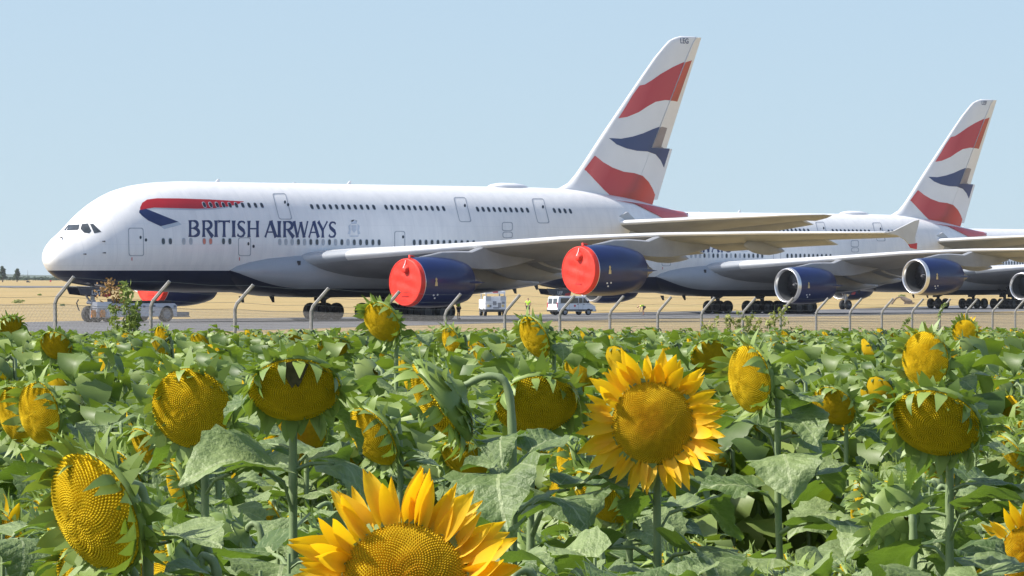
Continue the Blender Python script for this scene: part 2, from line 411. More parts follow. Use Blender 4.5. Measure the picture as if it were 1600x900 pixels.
def on_fus(px, py, off=.012):                 # photo pixel -> point on the port skin (aircraft coordinates)
    o, d = ray_local(px, py)
    t0, t1 = (4.2 - o[1]) / d[1], (-2.5 - o[1]) / d[1]
    ins = lambda t: o[1] + d[1] * t <= hw(o[0] + d[0] * t, o[2] + d[2] * t)
    a = t0
    for k in range(1, 61):
        b = t0 + (t1 - t0) * k / 60
        if ins(b):
            for _ in range(22):
                c = (a + b) / 2
                if ins(c): b = c
                else: a = c
            break
        a = b
    X, z = o[0] + d[0] * b, o[2] + d[2] * b
    p = o[1] + d[1] * b; nrm = fus_n(X, z)
    return Vector((X, -p, z)) + nrm * off
def fus_n(X, z):
    e = .02
    gx = (hw(X + e, z) - hw(X - e, z)) / (2 * e); g = (hw(X, z + e) - hw(X, z - e)) / (2 * e)
    if abs(gx) > 3 or abs(g) > 6: gx, g = max(-3, min(3, gx)), max(-6, min(6, g))
    return Vector((-gx, -1, -g)).normalized()
def plane_pt(px, py, p=0.0):                  # pixel -> (X, z) on the plane at port offset p
    o, d = ray_local(px, py); t = (p - o[1]) / d[1]
    return o[0] + d[0] * t, o[2] + d[2] * t

def cut_poly(poly, step, lines=()):
    """polygon (2-D) cut into small cells -> verts, faces"""
    bm = bmesh.new(); vs = [bm.verts.new((x, y, 0)) for x, y in poly]; bm.faces.new(vs)
    bmesh.ops.triangulate(bm, faces=bm.faces[:])
    for co, no in lines:
        bmesh.ops.bisect_plane(bm, geom=bm.verts[:] + bm.edges[:] + bm.faces[:], dist=1e-5, plane_co=co, plane_no=no)
    for ax in (0, 1):
        lo, hi = min(p[ax] for p in poly), max(p[ax] for p in poly)
        k = lo + step
        while k < hi:
            co = [0, 0, 0]; no = [0, 0, 0]; co[ax] = k; no[ax] = 1
            bmesh.ops.bisect_plane(bm, geom=bm.verts[:] + bm.edges[:] + bm.faces[:], dist=1e-5, plane_co=co, plane_no=no); k += step
    bm.verts.index_update()
    r = [tuple(v.co) for v in bm.verts], [tuple(v.index for v in f.verts) for f in bm.faces]; bm.free(); return r
def fus_decal(name, poly, mat, parent, off=.012, step=6):
    v, f = cut_poly(poly, step); m = MB()
    m.add([on_fus(x, y, off) for x, y, _ in v], f); return m.build(name, mat, parent, angle=0)
def smooth_poly(p, k=2, closed=True):
    for _ in range(k):                         # Chaikin corner cutting
        q = []
        for i in range(len(p) if closed else len(p) - 1):
            a, b = p[i], p[(i + 1) % len(p)]
            q += [(.75 * a[0] + .25 * b[0], .75 * a[1] + .25 * b[1]), (.25 * a[0] + .75 * b[0], .25 * a[1] + .75 * b[1])]
        p = q if closed else [p[0]] + q + [p[-1]]
    return p
def airfoil(s, t): return 5 * t * (.2969 * math.sqrt(s) - .126 * s - .3516 * s * s + .2843 * s ** 3 - .1036 * s ** 4)
SS = [0, .006, .02, .05, .1, .18, .3, .45, .6, .75, .88, 1.0]
def section(le, c, drop, tc, port, camber=.0):
    """ring of points of one wing section; le = (X, p, z)"""
    up = [(le[0] + s * c, le[2] - drop * s + camber * c * s * (1 - s) + airfoil(s, tc) * c) for s in SS]
    lo = [(le[0] + s * c, le[2] - drop * s + camber * c * s * (1 - s) - airfoil(s, tc) * c) for s in SS[1:-1]]
    return [(x, -le[1] * port, z) for x, z in up + lo[::-1]]
NU = len(SS)
def wing_mat(i, j):                           # 0 upper, 1 under, 2 leading edge
    n = 2 * NU - 2
    if j < 3 or j >= n - 2: return 2
    return 0 if j < NU - 1 else 1

STEM_W = .22
def stroke(pts, ws):                          # polyline with widths -> quads in the unit letter box
    v = []; f = []
    for i, p in enumerate(pts):
        a, b = pts[max(i - 1, 0)], pts[min(i + 1, len(pts) - 1)]
        dx, dy = b[0] - a[0], b[1] - a[1]; L = math.hypot(dx, dy); nx, ny = -dy / L, dx / L
        w = (ws[i] if isinstance(ws, list) else ws) * .485
        v += [(p[0] + nx * w, p[1] + ny * w), (p[0] - nx * w, p[1] - ny * w)]
    return v, [(2 * i, 2 * i + 1, 2 * i + 3, 2 * i + 2) for i in range(len(pts) - 1)]
def stem(x, w=STEM_W): return stroke([(x, 0), (x, .06), (x, .2), (x, .5), (x, .8), (x, .94), (x, 1)], [w * 1.5, w * 1.2, w, w * .95, w, w * 1.2, w * 1.5])
def arc(cx, cy, rx, ry, a0, a1, w0, w1, n=12):
    pts = []; ws = []
    for k in range(n + 1):
        a = math.radians(a0 + (a1 - a0) * k / n); pts.append((cx + rx * math.cos(a), cy + ry * math.sin(a)))
        ws.append(w0 + (w1 - w0) * abs(math.cos(a)))
    return stroke(pts, ws)
def diag(x0, y0, x1, y1, w, fl=1.25): return stroke([(x0, y0), (x0 + (x1 - x0) * .15, y0 + (y1 - y0) * .15), (x0 + (x1 - x0) * .5, y0 + (y1 - y0) * .5), (x0 + (x1 - x0) * .85, y0 + (y1 - y0) * .85), (x1, y1)], [w * fl, w, w, w, w * fl])
GLYPH = {
 'I': [stem(.5, .8)],
 'B': [stem(.16), arc(.42, .745, .36, .215, -90, 90, .09, .24), arc(.42, .275, .46, .235, -90, 90, .09, .26), stroke([(.16, .96), (.42, .96)], .09), stroke([(.16, .52), (.42, .52)], .08), stroke([(.16, .04), (.42, .04)], .09)],
 'R': [stem(.16), arc(.42, .725, .36, .235, -90, 90, .09, .24), stroke([(.16, .96), (.42, .96)], .09), stroke([(.16, .49), (.45, .49)], .08), stroke([(.42, .49), (.62, .27), (.9, .0)], [.2, .22, .3])],
 'T': [stem(.5, .23), stroke([(0, .93), (.12, .95), (.5, .955), (.88, .95), (1, .93)], [.2, .12, .09, .12, .2])],
 'S': [stroke([(.86, .84), (.72, .93), (.52, .955), (.3, .9), (.2, .76), (.28, .62), (.5, .51), (.74, .39), (.82, .24), (.72, .1), (.48, .04), (.26, .06), (.1, .17)], [.16, .12, .1, .17, .24, .26, .27, .26, .24, .17, .1, .12, .2])],
 'H': [stem(.14), stem(.86), stroke([(.14, .52), (.86, .52)], .09)],
 'A': [diag(.08, 0, .5, 1, .13), diag(.92, 0, .5, 1, .25), stroke([(.22, .32), (.78, .32)], .085)],
 'W': [diag(.06, 1, .28, 0, .17), diag(.28, 0, .5, .95, .09, 1.1), diag(.5, .95, .72, 0, .17), diag(.72, 0, .95, 1, .09)],
 'Y': [diag(.06, 1, .5, .45, .23), diag(.94, 1, .5, .45, .12), stroke([(.5, .5), (.5, .2), (.5, .06), (.5, 0)], [.22, .22, .26, .34])],
}

def fin_outline():
    le = [plane_pt(*p) for p in ((862, 294.5), (876, 293), (891, 284), (905, 265), (944.5, 204), (1019, 94), (1044, 64), (1052, 59), (1062, 57))]
    te = [plane_pt(*p) for p in ((1024.5, 322), (1050.5, 233), (1099, 58))]
    return le, te
FLE, FTE = fin_outline()
def fin_le(z): return float(np.interp(z, [q[1] for q in FLE], [q[0] for q in FLE]))
def fin_te(z): return float(np.interp(z, [q[1] for q in FTE], [q[0] for q in FTE]))
ZTIP = max(FTE[-1][1], FLE[-1][1])
def fin_half(X, z):
    a, b = fin_le(z), fin_te(z); s = min(1, max(0, (X - a) / (b - a)))
    return airfoil(s, .095) * (b - a)
HINGE = .70

def make_airliner():
    root = thing('airliner', '', 'airplane', A1[:3], A1[3])
    # ---- fuselage
    xs = list(np.concatenate([[.621, .627, .635, .65, .68, .72, .78, .86, .96, 1.08], np.linspace(1.22, 14, 54), np.linspace(15, 48, 30), np.linspace(49, 70.75, 40)]))
    rings = []
    for X in xs:
        zt, zb, w, zm = sec(X)
        rings.append([(X, -w * math.cos(t), zm + ((zt - zm) if math.sin(t) > 0 else (zm - zb)) * math.sin(t)) for t in [2 * PI * k / 72 for k in range(72)]])
    m = MB(); m.rings(rings); fus = m.build('fuselage', 'fuselage_paint', root, angle=0)
    # cockpit windows, traced on the skin
    q = lambda pts: [(50 + x / 5, 270 + y / 5) for x, y in pts]
    for w in ([(250, 447), (283, 407), (289, 407), (262, 452)], [(273, 450), (291, 409), (370, 406), (362, 440), (352, 446)], [(381, 438), (392, 403), (436, 399), (461, 453), (446, 471), (406, 465)], [(454, 403), (478, 401), (538, 459), (486, 470)]):
        fus_decal('cockpit_window', [(cxw + (x - cxw) * 1.06, cyw + (y - cyw) * 1.08) for cxw, cyw in [(sum(p[0] for p in q(w)) / len(w), sum(p[1] for p in q(w)) / len(w))] for x, y in q(w)], 'cockpit_glass', fus, .016, 4)
    # doors: seam outline and porthole
    def door(x0, y0, x1, y1, lean=0.0, win=True, half=False):
        pts = [(x0, y0), (x1, y0), (x1 + lean, y1), (x0 + lean, y1)]
        o = smooth_poly([(x0 + (p[0] - x0), p[1]) for p in pts], 0)
        r = []
        for i, p in enumerate(o):
            a, b = o[i - 1], o[(i + 1) % 4]
            k = 3.0
            da = math.hypot(a[0] - p[0], a[1] - p[1]); db = math.hypot(b[0] - p[0], b[1] - p[1])
            r += [(p[0] + (a[0] - p[0]) * k / da, p[1] + (a[1] - p[1]) * k / da), (p[0] + (a[0] - p[0]) * .9 / da + (b[0] - p[0]) * .9 / db, p[1] + (a[1] - p[1]) * .9 / da + (b[1] - p[1]) * .9 / db), (p[0] + (b[0] - p[0]) * k / db, p[1] + (b[1] - p[1]) * k / db)]
        d = []                                   # densify
        for i in range(len(r)):
            a, b = r[i], r[(i + 1) % len(r)]; n = max(1, int(math.hypot(b[0] - a[0], b[1] - a[1]) / 5))
            d += [(a[0] + (b[0] - a[0]) * k / n, a[1] + (b[1] - a[1]) * k / n) for k in range(n)]
        cx, cy = sum(p[0] for p in d) / len(d), sum(p[1] for p in d) / len(d)
        mb = MB(); sc = lambda p, k: (cx + (p[0] - cx) * (1 - k / abs(x1 - x0)), cy + (p[1] - cy) * (1 - k / abs(y1 - y0)))
        n = len(d); mb.add([on_fus(*p, .014) for p in d] + [on_fus(*sc(p, 2.3), .014) for p in d], [(i, (i + 1) % n, n + (i + 1) % n, n + i) for i in range(n)], 0)
        if win:
            wx, wy = x0 + (x1 - x0) * .80 + lean * .3, y0 + (y1 - y0) * .34
            k = [(wx + 1.7 * math.cos(t), wy + 2.7 * math.sin(t)) for t in [2 * PI * j / 10 for j in range(10)]]
            mb.add([on_fus(*p, .018) for p in k], [tuple(range(10))], 1)
        mb.build('cabin_door', ['line_grey', 'window_dark'], fus, angle=0)
        if win and not half:
            k = [(x1 + 4 + 1.9 * math.cos(t), wy + 4 + 2.6 * math.sin(t)) for t in [2 * PI * j / 10 for j in range(10)]]
            mb = MB(); mb.add([on_fus(*p, .018) for p in k], [tuple(range(10))]); mb.build('door_porthole', 'window_dark', fus, angle=0)
    door(200, 356, 224, 400, 1); door(372, 371, 392, 400, 0); door(425, 302, 446, 343, 11); door(616, 361, 633, 388, 0, half=True)
    door(708, 308, 727, 347, 10, half=True); door(830, 310, 849, 349, 10, half=True); door(785, 362, 801, 372, 0, False); door(784, 347, 801, 361, 0, False)
    for x, y in ((206, 403), (374, 403)):        # red door pennants
        fus_decal('warning_flag', [(x - .6, y - 1), (x + .6, y - 1), (x + .6, y + 4), (x - .6, y + 4)], 'red_mark', fus, .02, 3)
    # cabin windows
    wm = {}
    for nm in ('window_dark', 'window_blind', 'window_orange'):
        mb = MB(); e = lambda k, z: [(.155 * k * math.copysign(abs(math.cos(t)) ** .75, math.cos(t)), .225 * k * math.copysign(abs(math.sin(t)) ** .75, math.sin(t)), z) for t in [2 * PI * j / 14 for j in range(14)]]
        mb.add(e(1.22, .012) + e(1.0, .02), [(j, (j + 1) % 14, 14 + (j + 1) % 14, 14 + j) for j in range(14)], 0); mb.add(e(1.0, .016), [tuple(range(14))], 1)
        wm[nm] = mb.mesh('cabin_window', ['decal_silver', nm], angle=0)
    def window(px, py, nm='window_dark'):
        p = on_fus(px, py, 0); nn = fus_n(p.x, p.z)
        o = link('cabin_window', wm[nm], fus); o.location = p
        xa = Vector((1, 0, 0)); xa = (xa - nn * xa.dot(nn)).normalized(); ya = nn.cross(xa)
        o.rotation_euler = Matrix((xa, ya, nn)).transposed().to_euler()
    def run(x0, x1, n, y0, y1, nm='window_dark'):
        for k in range(n): t = k / (n - 1); window(x0 + (x1 - x0) * t, y0 + (y1 - y0) * t, nm)
    run(319, 409, 10, 320, 321); run(487, 584, 11, 323, 324); run(603, 693, 11, 324, 326); run(746, 824, 10, 327, 328.5); run(866, 891, 4, 329, 330)
    for x in (255, 266, 349, 359): window(x, 377)
    for x in (287, 298): window(x, 377, 'window_blind')
    for x in (319, 329): window(x, 377, 'window_orange')
    for k in range(17): window(437 + 9.7 * k, 378 + .05 * k, 'window_blind' if k in (0, 1, 2, 4, 7, 9, 11) else 'window_dark')
    run(647, 740, 11, 379, 380)
    # titles
    qq = lambda pts: [(200 + x / 4.444, 300 + y / 4.444) for x, y in pts]
    words = [('B', 418, 500), ('R', 512, 596), ('I', 598, 624), ('T', 626, 708), ('I', 720, 747), ('S', 752, 820), ('H', 828, 910), ('A', 945, 1035), ('I', 1036, 1063), ('R', 1074, 1158), ('W', 1146, 1252), ('A', 1250, 1328), ('Y', 1316, 1388), ('S', 1388, 1450)]
    for ch, x0, x1 in words:
        tt = (x0 - 418) / 1030; yb, yt = 312 + 6 * tt, 196 + 9 * tt
        mb = MB()
        for k, (v, f) in enumerate(GLYPH[ch]):
            mb.add([on_fus(*qq([(x0 + (x1 - x0) * a, yb + (yt - yb) * b)])[0], .012 + .002 * k) for a, b in v], f)
        mb.build('title_letter', 'decal_navy', fus, angle=0)
    # ribbon emblem
    red = [(84, 126), (84, 108), (98, 76), (132, 53), (200, 44), (350, 45), (560, 52), (700, 60), (806, 66), (760, 86), (700, 100), (600, 113), (480, 117), (300, 112), (180, 109), (126, 117), (100, 122)]
    fus_decal('ribbon_emblem', qq(red), 'decal_red', fus, .014, 5)
    fus_decal('ribbon_emblem', qq([(76, 142), (80, 126), (100, 122), (126, 117), (350, 207), (226, 238), (140, 198), (96, 164)]), 'decal_navy', fus, .015, 5)
    fus_decal('ribbon_shadow', qq([(300, 112), (480, 117), (600, 113), (700, 101), (690, 110), (600, 122), (470, 127), (300, 122), (170, 118), (140, 122), (150, 113)]), 'decal_silver', fus, .011, 6)
    fus_decal('ribbon_shadow', qq([(226, 239), (350, 208), (372, 226), (250, 258)]), 'decal_silver', fus, .011, 6)
    # faint crest: shield between two supporters under a crown
    cr = lambda pts: [(553 + x, 356 + y) for x, y in pts]
    for pol in ([(-4, -4), (4, -4), (4, 3), (0, 8), (-4, 3)], [(-5.5, -6), (-9, -3), (-8, 4), (-10, 9), (-6, 11), (-5, 4)], [(5.5, -6), (9, -3), (8, 4), (10, 9), (6, 11), (5, 4)], [(-4, -6), (-5, -11), (-2, -8), (0, -13), (2, -8), (5, -11), (4, -6)], [(-8, 12), (8, 12), (6, 14), (-6, 14)]):
        fus_decal('crest', cr(pol), 'decal_crest', fus, .013, 6)
    # probes on the nose
    for x, y in ((133.6, 397), (163, 377), (164, 395), (96, 371)):
        p = on_fus(x, y, .0); mb = MB(); mb.tube([p, p + Vector((-.05, -.12, 0)), p + Vector((-.35, -.16, 0))], [.05, .05, .025], 6); mb.build('air_probe', 'dark_metal', fus)
    # tail-cone red
    k5 = lambda pts: [(820 + x * .3557, 30 + y * .3557) for x, y in pts]
    fus_decal('tail_stripe', k5([(395, 796), (470, 806), (520, 814), (575, 824), (640, 838), (716, 852), (716, 866), (660, 872), (604, 874), (585, 852), (550, 828), (480, 812)]), 'flag_red', fus, .05, 2.5)
    # roof details
    mb = MB(); mb.rings([[(x, w * math.cos(t), 10.84 + h * max(0, math.sin(t)) - (.12 if math.sin(t) <= 0 else 0)) for t in [2 * PI * k / 16 for k in range(16)]] for x, w, h in ((47.2, .1, .03), (47.8, .55, .26), (48.6, .7, .36), (50.2, .7, .36), (51.2, .5, .26), (51.9, .1, .03))])
    mb.build('satcom_radome', 'fin_white', root)
    for X, hgt in ((17.5, .22), (25.5, .08), (31.5, .26), (57.0, .2)):
        mb = MB(); zt = sec(X)[0]; mb.prism([(X, zt - .05), (X + .45, zt - .05), (X + .5, zt + hgt), (X + .32, zt + hgt)], -.03, .03); mb.build('blade_antenna', 'fin_white', root, smooth=False)
    for X in (20.0, 23.2, 50.0, 52.5):
        mb = MB(); zb = sec(X)[1] - (.4 if 18 < X < 46 else 0); mb.prism([(X, zb + .1), (X + .5, zb + .1), (X + .55, zb - .4), (X + .35, zb - .4)], -.03, .03); mb.build('blade_antenna', 'dark_metal', root, smooth=False)
    # ---- belly fairing
    rg = []
    for X, w, h, zc in ((16.4, 3.05, .12, 3.95), (17.0, 3.45, .75, 3.92), (18.2, 3.75, 1.25, 3.9), (20, 3.98, 1.62, 3.88), (23, 4.2, 1.9, 3.85), (27, 4.25, 2.0, 3.85), (40, 4.2, 1.95, 3.8), (44, 4.0, 1.65, 3.65), (47.5, 3.6, 1.0, 3.3), (50, 3.2, .35, 3.0)):
        rg.append([(X, -math.copysign(abs(math.cos(t)) ** .8, math.cos(t)) * w, zc + math.copysign(abs(math.sin(t)) ** .85, math.sin(t)) * h) for t in [2 * PI * k / 40 for k in range(40)]])
    mb = MB(); mb.rings(rg); bf = mb.build('belly_fairing', 'fairing_paint', root, angle=0)
    for x, z in ((22.7, 4.5),):
        mb = MB(); mb.box((x, -4.02, z), (.26, .12, .46)); mb.build('air_inlet', 'dark_metal', bf, smooth=False)
    # ---- fin with two rudders
    zs = [10.0, 10.6, 10.9, 11.3, 12, 13, 14.5, 16, 18, 20, 22, 23, 23.5, 23.8, ZTIP - .08]
    zs = [z for z in zs if z < ZTIP] + [ZTIP]
    def fin_ring(z, s0, s1, n=14, thin=1.0):
        a, b = fin_le(max(z, FLE[0][1])), fin_te(z)
        ss = [s0 + (s1 - s0) * (1 - math.cos(PI * k / n / 2)) if s0 == 0 else s0 + (s1 - s0) * k / n for k in range(n + 1)]
        t = .35 if z >= ZTIP else 1
        up = [(a + s * (b - a), -airfoil(s, .095) * (b - a) * t * thin, z) for s in ss]
        lo = [(x, -y, zz) for x, y, zz in up[1:-1]] if s0 == 0 and s1 == 1 else [(x, -y, zz) for x, y, zz in up]
        return up + lo[::-1]
    mb = MB(); mb.rings([fin_ring(z, 0, HINGE) for z in zs]); fin = mb.build('vertical_fin', 'fin_white', root, angle=50)
    zsplit = plane_pt(1045, 232)[1]
    def rudder(z0, z1, defl):
        zz = [z0] + [z for z in zs if z0 < z < z1] + [z1]
        o = MB(); ax0 = Vector((fin_le(z0) + HINGE * (fin_te(z0) - fin_le(z0)), 0, z0)); ax1 = Vector((fin_le(z1) + HINGE * (fin_te(z1) - fin_le(z1)), 0, z1))
        o.rings([fin_ring(z, HINGE + .004, 1.0, 8, .98) for z in zz]); r = o.build('rudder', 'fin_white', fin, angle=50)
        M = Matrix.Translation(ax0) @ Matrix.Rotation(math.radians(defl), 4, ax1 - ax0) @ Matrix.Translation(-ax0)
        return r, M
    r1, M1 = rudder(zsplit, ZTIP - .05, 15.0); r0, M0 = rudder(fin_te and 10.0, zsplit - .04, 0.0)
    r1.matrix_local = M1
    stripes = [
     ('flag_red', [(752, 180), (700, 190), (650, 212), (600, 240), (560, 268), (530, 287), (510, 291), (480, 332), (450, 381), (415, 435), (450, 429), (500, 408), (540, 382), (575, 363), (620, 355), (660, 357), (690, 362)]),
     ('flag_navy', [(370, 522), (420, 525), (470, 516), (520, 501), (560, 484), (590, 474), (612, 471), (645, 478), (622, 560), (648, 569), (622, 652), (605, 620), (580, 594), (540, 581), (490, 578), (440, 567), (400, 550)]),
     ('flag_red', [(310, 599), (340, 628), (380, 652), (430, 670), (480, 676), (520, 688), (550, 715), (570, 745), (583, 772), (570, 822), (520, 813), (470, 804), (420, 797), (380, 785), (340, 750), (300, 705), (265, 660)])]
    for mat, pol in stripes:
        pts = [plane_pt(*k5([p])[0], .35) for p in pol]
        hx = lambda z: fin_le(z) + HINGE * (fin_te(z) - fin_le(z))
        ha, hb = (hx(12.5), 12.5), (hx(22.0), 22.0)
        v, f = cut_poly(pts, .45, [((ha[0], ha[1], 0), (hb[1] - ha[1], ha[0] - hb[0], 0)), ((0, zsplit, 0), (0, 1, 0))])
        groups = {}
        for fc in f:
            cx = sum(v[i][0] for i in fc) / len(fc); cz = sum(v[i][1] for i in fc) / len(fc)
            xh = ha[0] + (hb[0] - ha[0]) * (cz - ha[1]) / (hb[1] - ha[1])
            groups.setdefault('fin' if cx < xh else ('r1' if cz > zsplit else 'r0'), []).append(fc)
        for g, fs in groups.items():
            mb = MB(); idx = {}; vs = []
            for fc in fs:
                for i in fc:
                    if i not in idx:
                        X, z = v[i][0], min(max(v[i][1], 9.5), ZTIP - .02)
                        b = fin_te(z); X = min(X, b - .01) if g != 'fin' else X
                        idx[i] = len(vs); vs.append((X, -fin_half(X, z) - .014, z))
            mb.add(vs, [tuple(idx[i] for i in fc) for fc in fs])
            mt = 'flag_grey' if (mat == 'flag_navy' and g == 'r1') else mat  # navy stripe carries on in grey-brown on the upper rudder
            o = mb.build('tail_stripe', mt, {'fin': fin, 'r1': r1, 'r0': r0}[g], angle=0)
    # ---- horizontal stabilizers
    for sgn in (1, -1):
        mb = MB(); st = [((58.9, 1.2, 7.85), 8.6, 1.05, .12), ((59.6, 2.4, 7.95), 7.9, .98, .12), ((63.7, 8.0, 8.3), 5.5, .68, .12), ((67.6, 13.4, 8.56), 3.5, .38, .11), ((67.75, 13.6, 8.57), 4.4, .42, .08), ((69.3, 14.7, 8.62), 3.0, .25, .06), ((71.2, 15.25, 8.66), 1.2, .06, .04)]
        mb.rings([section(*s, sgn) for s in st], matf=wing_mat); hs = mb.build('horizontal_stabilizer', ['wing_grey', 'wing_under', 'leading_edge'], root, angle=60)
        e = MB(); ev = [((67.0, 2.6, 7.02), 3.2, .75, .12), ((68.7, 8.0, 7.66), 2.4, .6, .12), ((70.75, 13.3, 8.21), 1.5, .36, .12)]
        e.rings([section(*s, sgn) for s in ev], matf=lambda i, j: 0 if j < NU - 1 else 1); e.build('elevator', ['wing_grey', 'wing_under'], hs, angle=60)
        g = MB(); g.prism([(58.6, 6.6), (58.6, 8.05), (61.0, 8.9), (62.0, 8.2), (62.5, 6.9)], -2.62 * sgn, -2.3 * sgn); g.build('root_fairing', 'fairing_grey', hs, smooth=False)
    # ---- wings
    LEp = [3.0, 6.5, 10, 14.93, 20, 25.75, 32, 36.5, 39.3]
    LEx = [22.9, 25.3, 28.0, 31.6, 35.6, 40.1, 45.3, 49.1, 51.6]
    LEz = [4.75, 5.15, 5.45, 5.92, 6.42, 6.74, 6.86, 6.88, 6.88]
    CH = [17.4, 15.5, 13.6, 11.0, 9.2, 7.5, 5.9, 4.8, 3.9]
    DR = [1.5, 1.35, 1.2, 1.15, 1.0, .8, .55, .4, .25]
    TC = [.125, .118, .11, .102, .095, .088, .085, .08, .075]
    for sgn in (1, -1):
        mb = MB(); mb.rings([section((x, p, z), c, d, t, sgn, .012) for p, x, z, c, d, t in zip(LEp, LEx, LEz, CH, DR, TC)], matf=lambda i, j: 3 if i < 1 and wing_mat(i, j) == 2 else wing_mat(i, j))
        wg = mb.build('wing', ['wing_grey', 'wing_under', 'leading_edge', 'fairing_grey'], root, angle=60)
        ip = lambda arr, p: float(np.interp(p, LEp, arr))
        for p0, p1 in ((5.2, 13.6), (14.0, 24.4), (26.0, 33.8)):          # flaps hang a little below the trailing edge
            e = MB(); ss = []
            for p in np.linspace(p0, p1, 4):
                c = ip(CH, p); ss.append(((ip(LEx, p) + .74 * c, p, ip(LEz, p) - .78 * ip(DR, p) - .10), c * .29, c * .29 * .26, .11))
            e.rings([section(*s, sgn) for s in ss], matf=lambda i, j: 0 if j < NU - 1 else 1); e.build('flap', ['wing_grey', 'wing_under'], wg, angle=60)
        for p in (8.6, 12.2, 18.6, 22.4, 29.5):                           # flap track fairings
            c = ip(CH, p); x0 = ip(LEx, p) + .46 * c; L = .72 * c; zc = ip(LEz, p) - .62 * ip(DR, p) - .35
            R = .055 * c + .16
            e = MB(); e.rings([[(x0 + t * L, -(p + .55 * r * R * math.cos(a)) * sgn, zc - .22 * R - .32 * t * t * L * .3 + r * R * math.sin(a) * 1.25) for a in [2 * PI * k / 12 for k in range(12)]] for t, r in ((0, .04), (.08, .5), (.22, .85), (.42, 1), (.62, .92), (.82, .55), (.95, .2), (1, .03))])
            e.build('flap_track_fairing', 'wing_under', wg, angle=60)
        e = MB()                                                           # wingtip fence
        pol = [(51.7, 6.88), (52.6, 7.04), (54.95, 7.82), (55.55, 7.92), (55.4, 7.4), (55.05, 6.6), (55.15, 5.66), (54.7, 5.74), (53.9, 6.35), (52.9, 6.70)]
        e.prism(pol, -39.32 * sgn, -39.44 * sgn); tf = e.build('wingtip_fence', 'wing_grey', wg, smooth=False)
        e = MB(); e.prism([(54.62, 5.72), (55.22, 5.62), (55.27, 6.1), (54.35, 6.0)], -39.46 * sgn, -39.30 * sgn); e.build('navigation_tip', 'decal_red', tf, smooth=False)
    # ---- engines
    def engine(Xi, p, zc, sgn, top):
        y = -p * sgn; c = (Xi, y, zc)
        mb = MB(); mb.lathe([(.42, 1.86), (.9, 1.92), (1.7, 1.955), (2.6, 1.965), (3.6, 1.93), (4.6, 1.83), (5.4, 1.68), (6.0, 1.52), (6.01, 1.46), (5.2, 1.5), (4.4, 1.55)], c, seg=48)
        en = mb.build('engine', 'navy_gloss', root, angle=45)
        mb = MB(); mb.lathe([(.34, 1.555), (.15, 1.62), (.03, 1.68), (0, 1.72), (.03, 1.765), (.15, 1.815), (.42, 1.862)], c, seg=48); mb.build('inlet_lip', 'lip_metal', en, angle=0)
        mb = MB(); mb.lathe([(.34, 1.555), (.75, 1.50), (1.2, 1.46), (1.9, 1.46), (1.9, .2)], c, seg=40); mb.build('inlet_duct', 'duct_grey', en, angle=40)
        mb = MB()
        for k in range(24):
            a = 2 * PI * k / 24; rr = [.42, .8, 1.15, 1.44]; vs = []
            for i, r in enumerate(rr):
                tw = .25 + .35 * i / 3; w = .15 + .05 * i / 3; aa = a + .18 * (i / 3) ** 2
                for s_ in (-1, 1):
                    b = aa + s_ * w * math.cos(tw) / max(r, .5) * .75
                    vs.append((Xi + 1.6 + s_ * .16 * math.sin(tw) + .05 * i / 3, y + r * math.cos(b), zc + r * math.sin(b)))
            mb.add(vs, [(2 * i, 2 * i + 1, 2 * i + 3, 2 * i + 2) for i in range(3)])
        mb.build('fan', 'fan_metal', en, angle=0)
        mb = MB(); mb.lathe([(1.05, .01), (1.1, .1), (1.25, .24), (1.45, .36), (1.65, .44)], c, seg=20)
        for k in range(8):
            a = .4 + k * .28; b = a + .32; r0, r1 = .10 + .024 * k, .17 + .026 * k; xx = lambda r: Xi + 1.05 + .6 * (r / .44) ** 1.7 - .02
            mb.add([(xx(r), y + r * math.cos(t), zc + r * math.sin(t)) for r, t in ((r0, a), (r1, a), (r1, b), (r0, b))], [(0, 1, 2, 3)], 1)
        mb.build('spinner', ['dark_metal', 'white_print'], en)
        mb = MB(); mb.lathe([(4.2, 1.1), (5.4, 1.05), (6.3, .88), (7.1, .68), (7.12, .6), (6.9, .5), (7.3, .42), (7.9, .22), (8.2, .02)], c, seg=28); mb.build('exhaust', 'exhaust_metal', en, angle=45)
        # pylon: carries the engine under the wing
        xl = ip2(LEx, p); zl = ip2(LEz, p)
        rg = []
        for X, zb, zt, w in ((Xi + 1.5, zc + 1.90, zc + 1.98, .05), (Xi + 2.4, zc + 1.7, zc + 2.12, .16), (Xi + 3.8, zc + 1.5, zc + 2.36, .22), (Xi + 5.2, zc + 1.35, zc + 2.42, .27), (xl - .9, zc + 1.1, zl - .45, .29), (xl + .25, zc + 1.05, zl - .1, .30), (xl + 1.6, zc + 1.05, zl - .1, .30), (xl + 3.0, zc + 1.2, zl - .3, .30), (xl + 4.6, zc + 1.5, zl - .5, .24), (xl + 6.2, zl - 1.05, zl - .7, .06)):
            zt = max(zt, zb + .05)
            rg.append([(X, y - w, zb), (X, y - w * .7, zb - .06 * (w > .1)), (X, y + w * .7, zb - .06 * (w > .1)), (X, y + w, zb), (X, y + w, zt - .1 * (w > .1)), (X, y + w * .5, zt), (X, y - w * .5, zt), (X, y - w, zt - .1 * (w > .1))])
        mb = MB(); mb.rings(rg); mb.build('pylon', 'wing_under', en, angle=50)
        # strake and small badge lights on the outboard side
        mb = MB(); mb.prism([(Xi + 4.0, zc - .02), (Xi + 6.0, zc - .1), (Xi + 6.9, zc - .02), (Xi + 6.0, zc + .1)], y - sgn * 1.15, y - sgn * 1.72); mb.build('strake', 'navy_gloss', en, smooth=False)
        mb = MB()
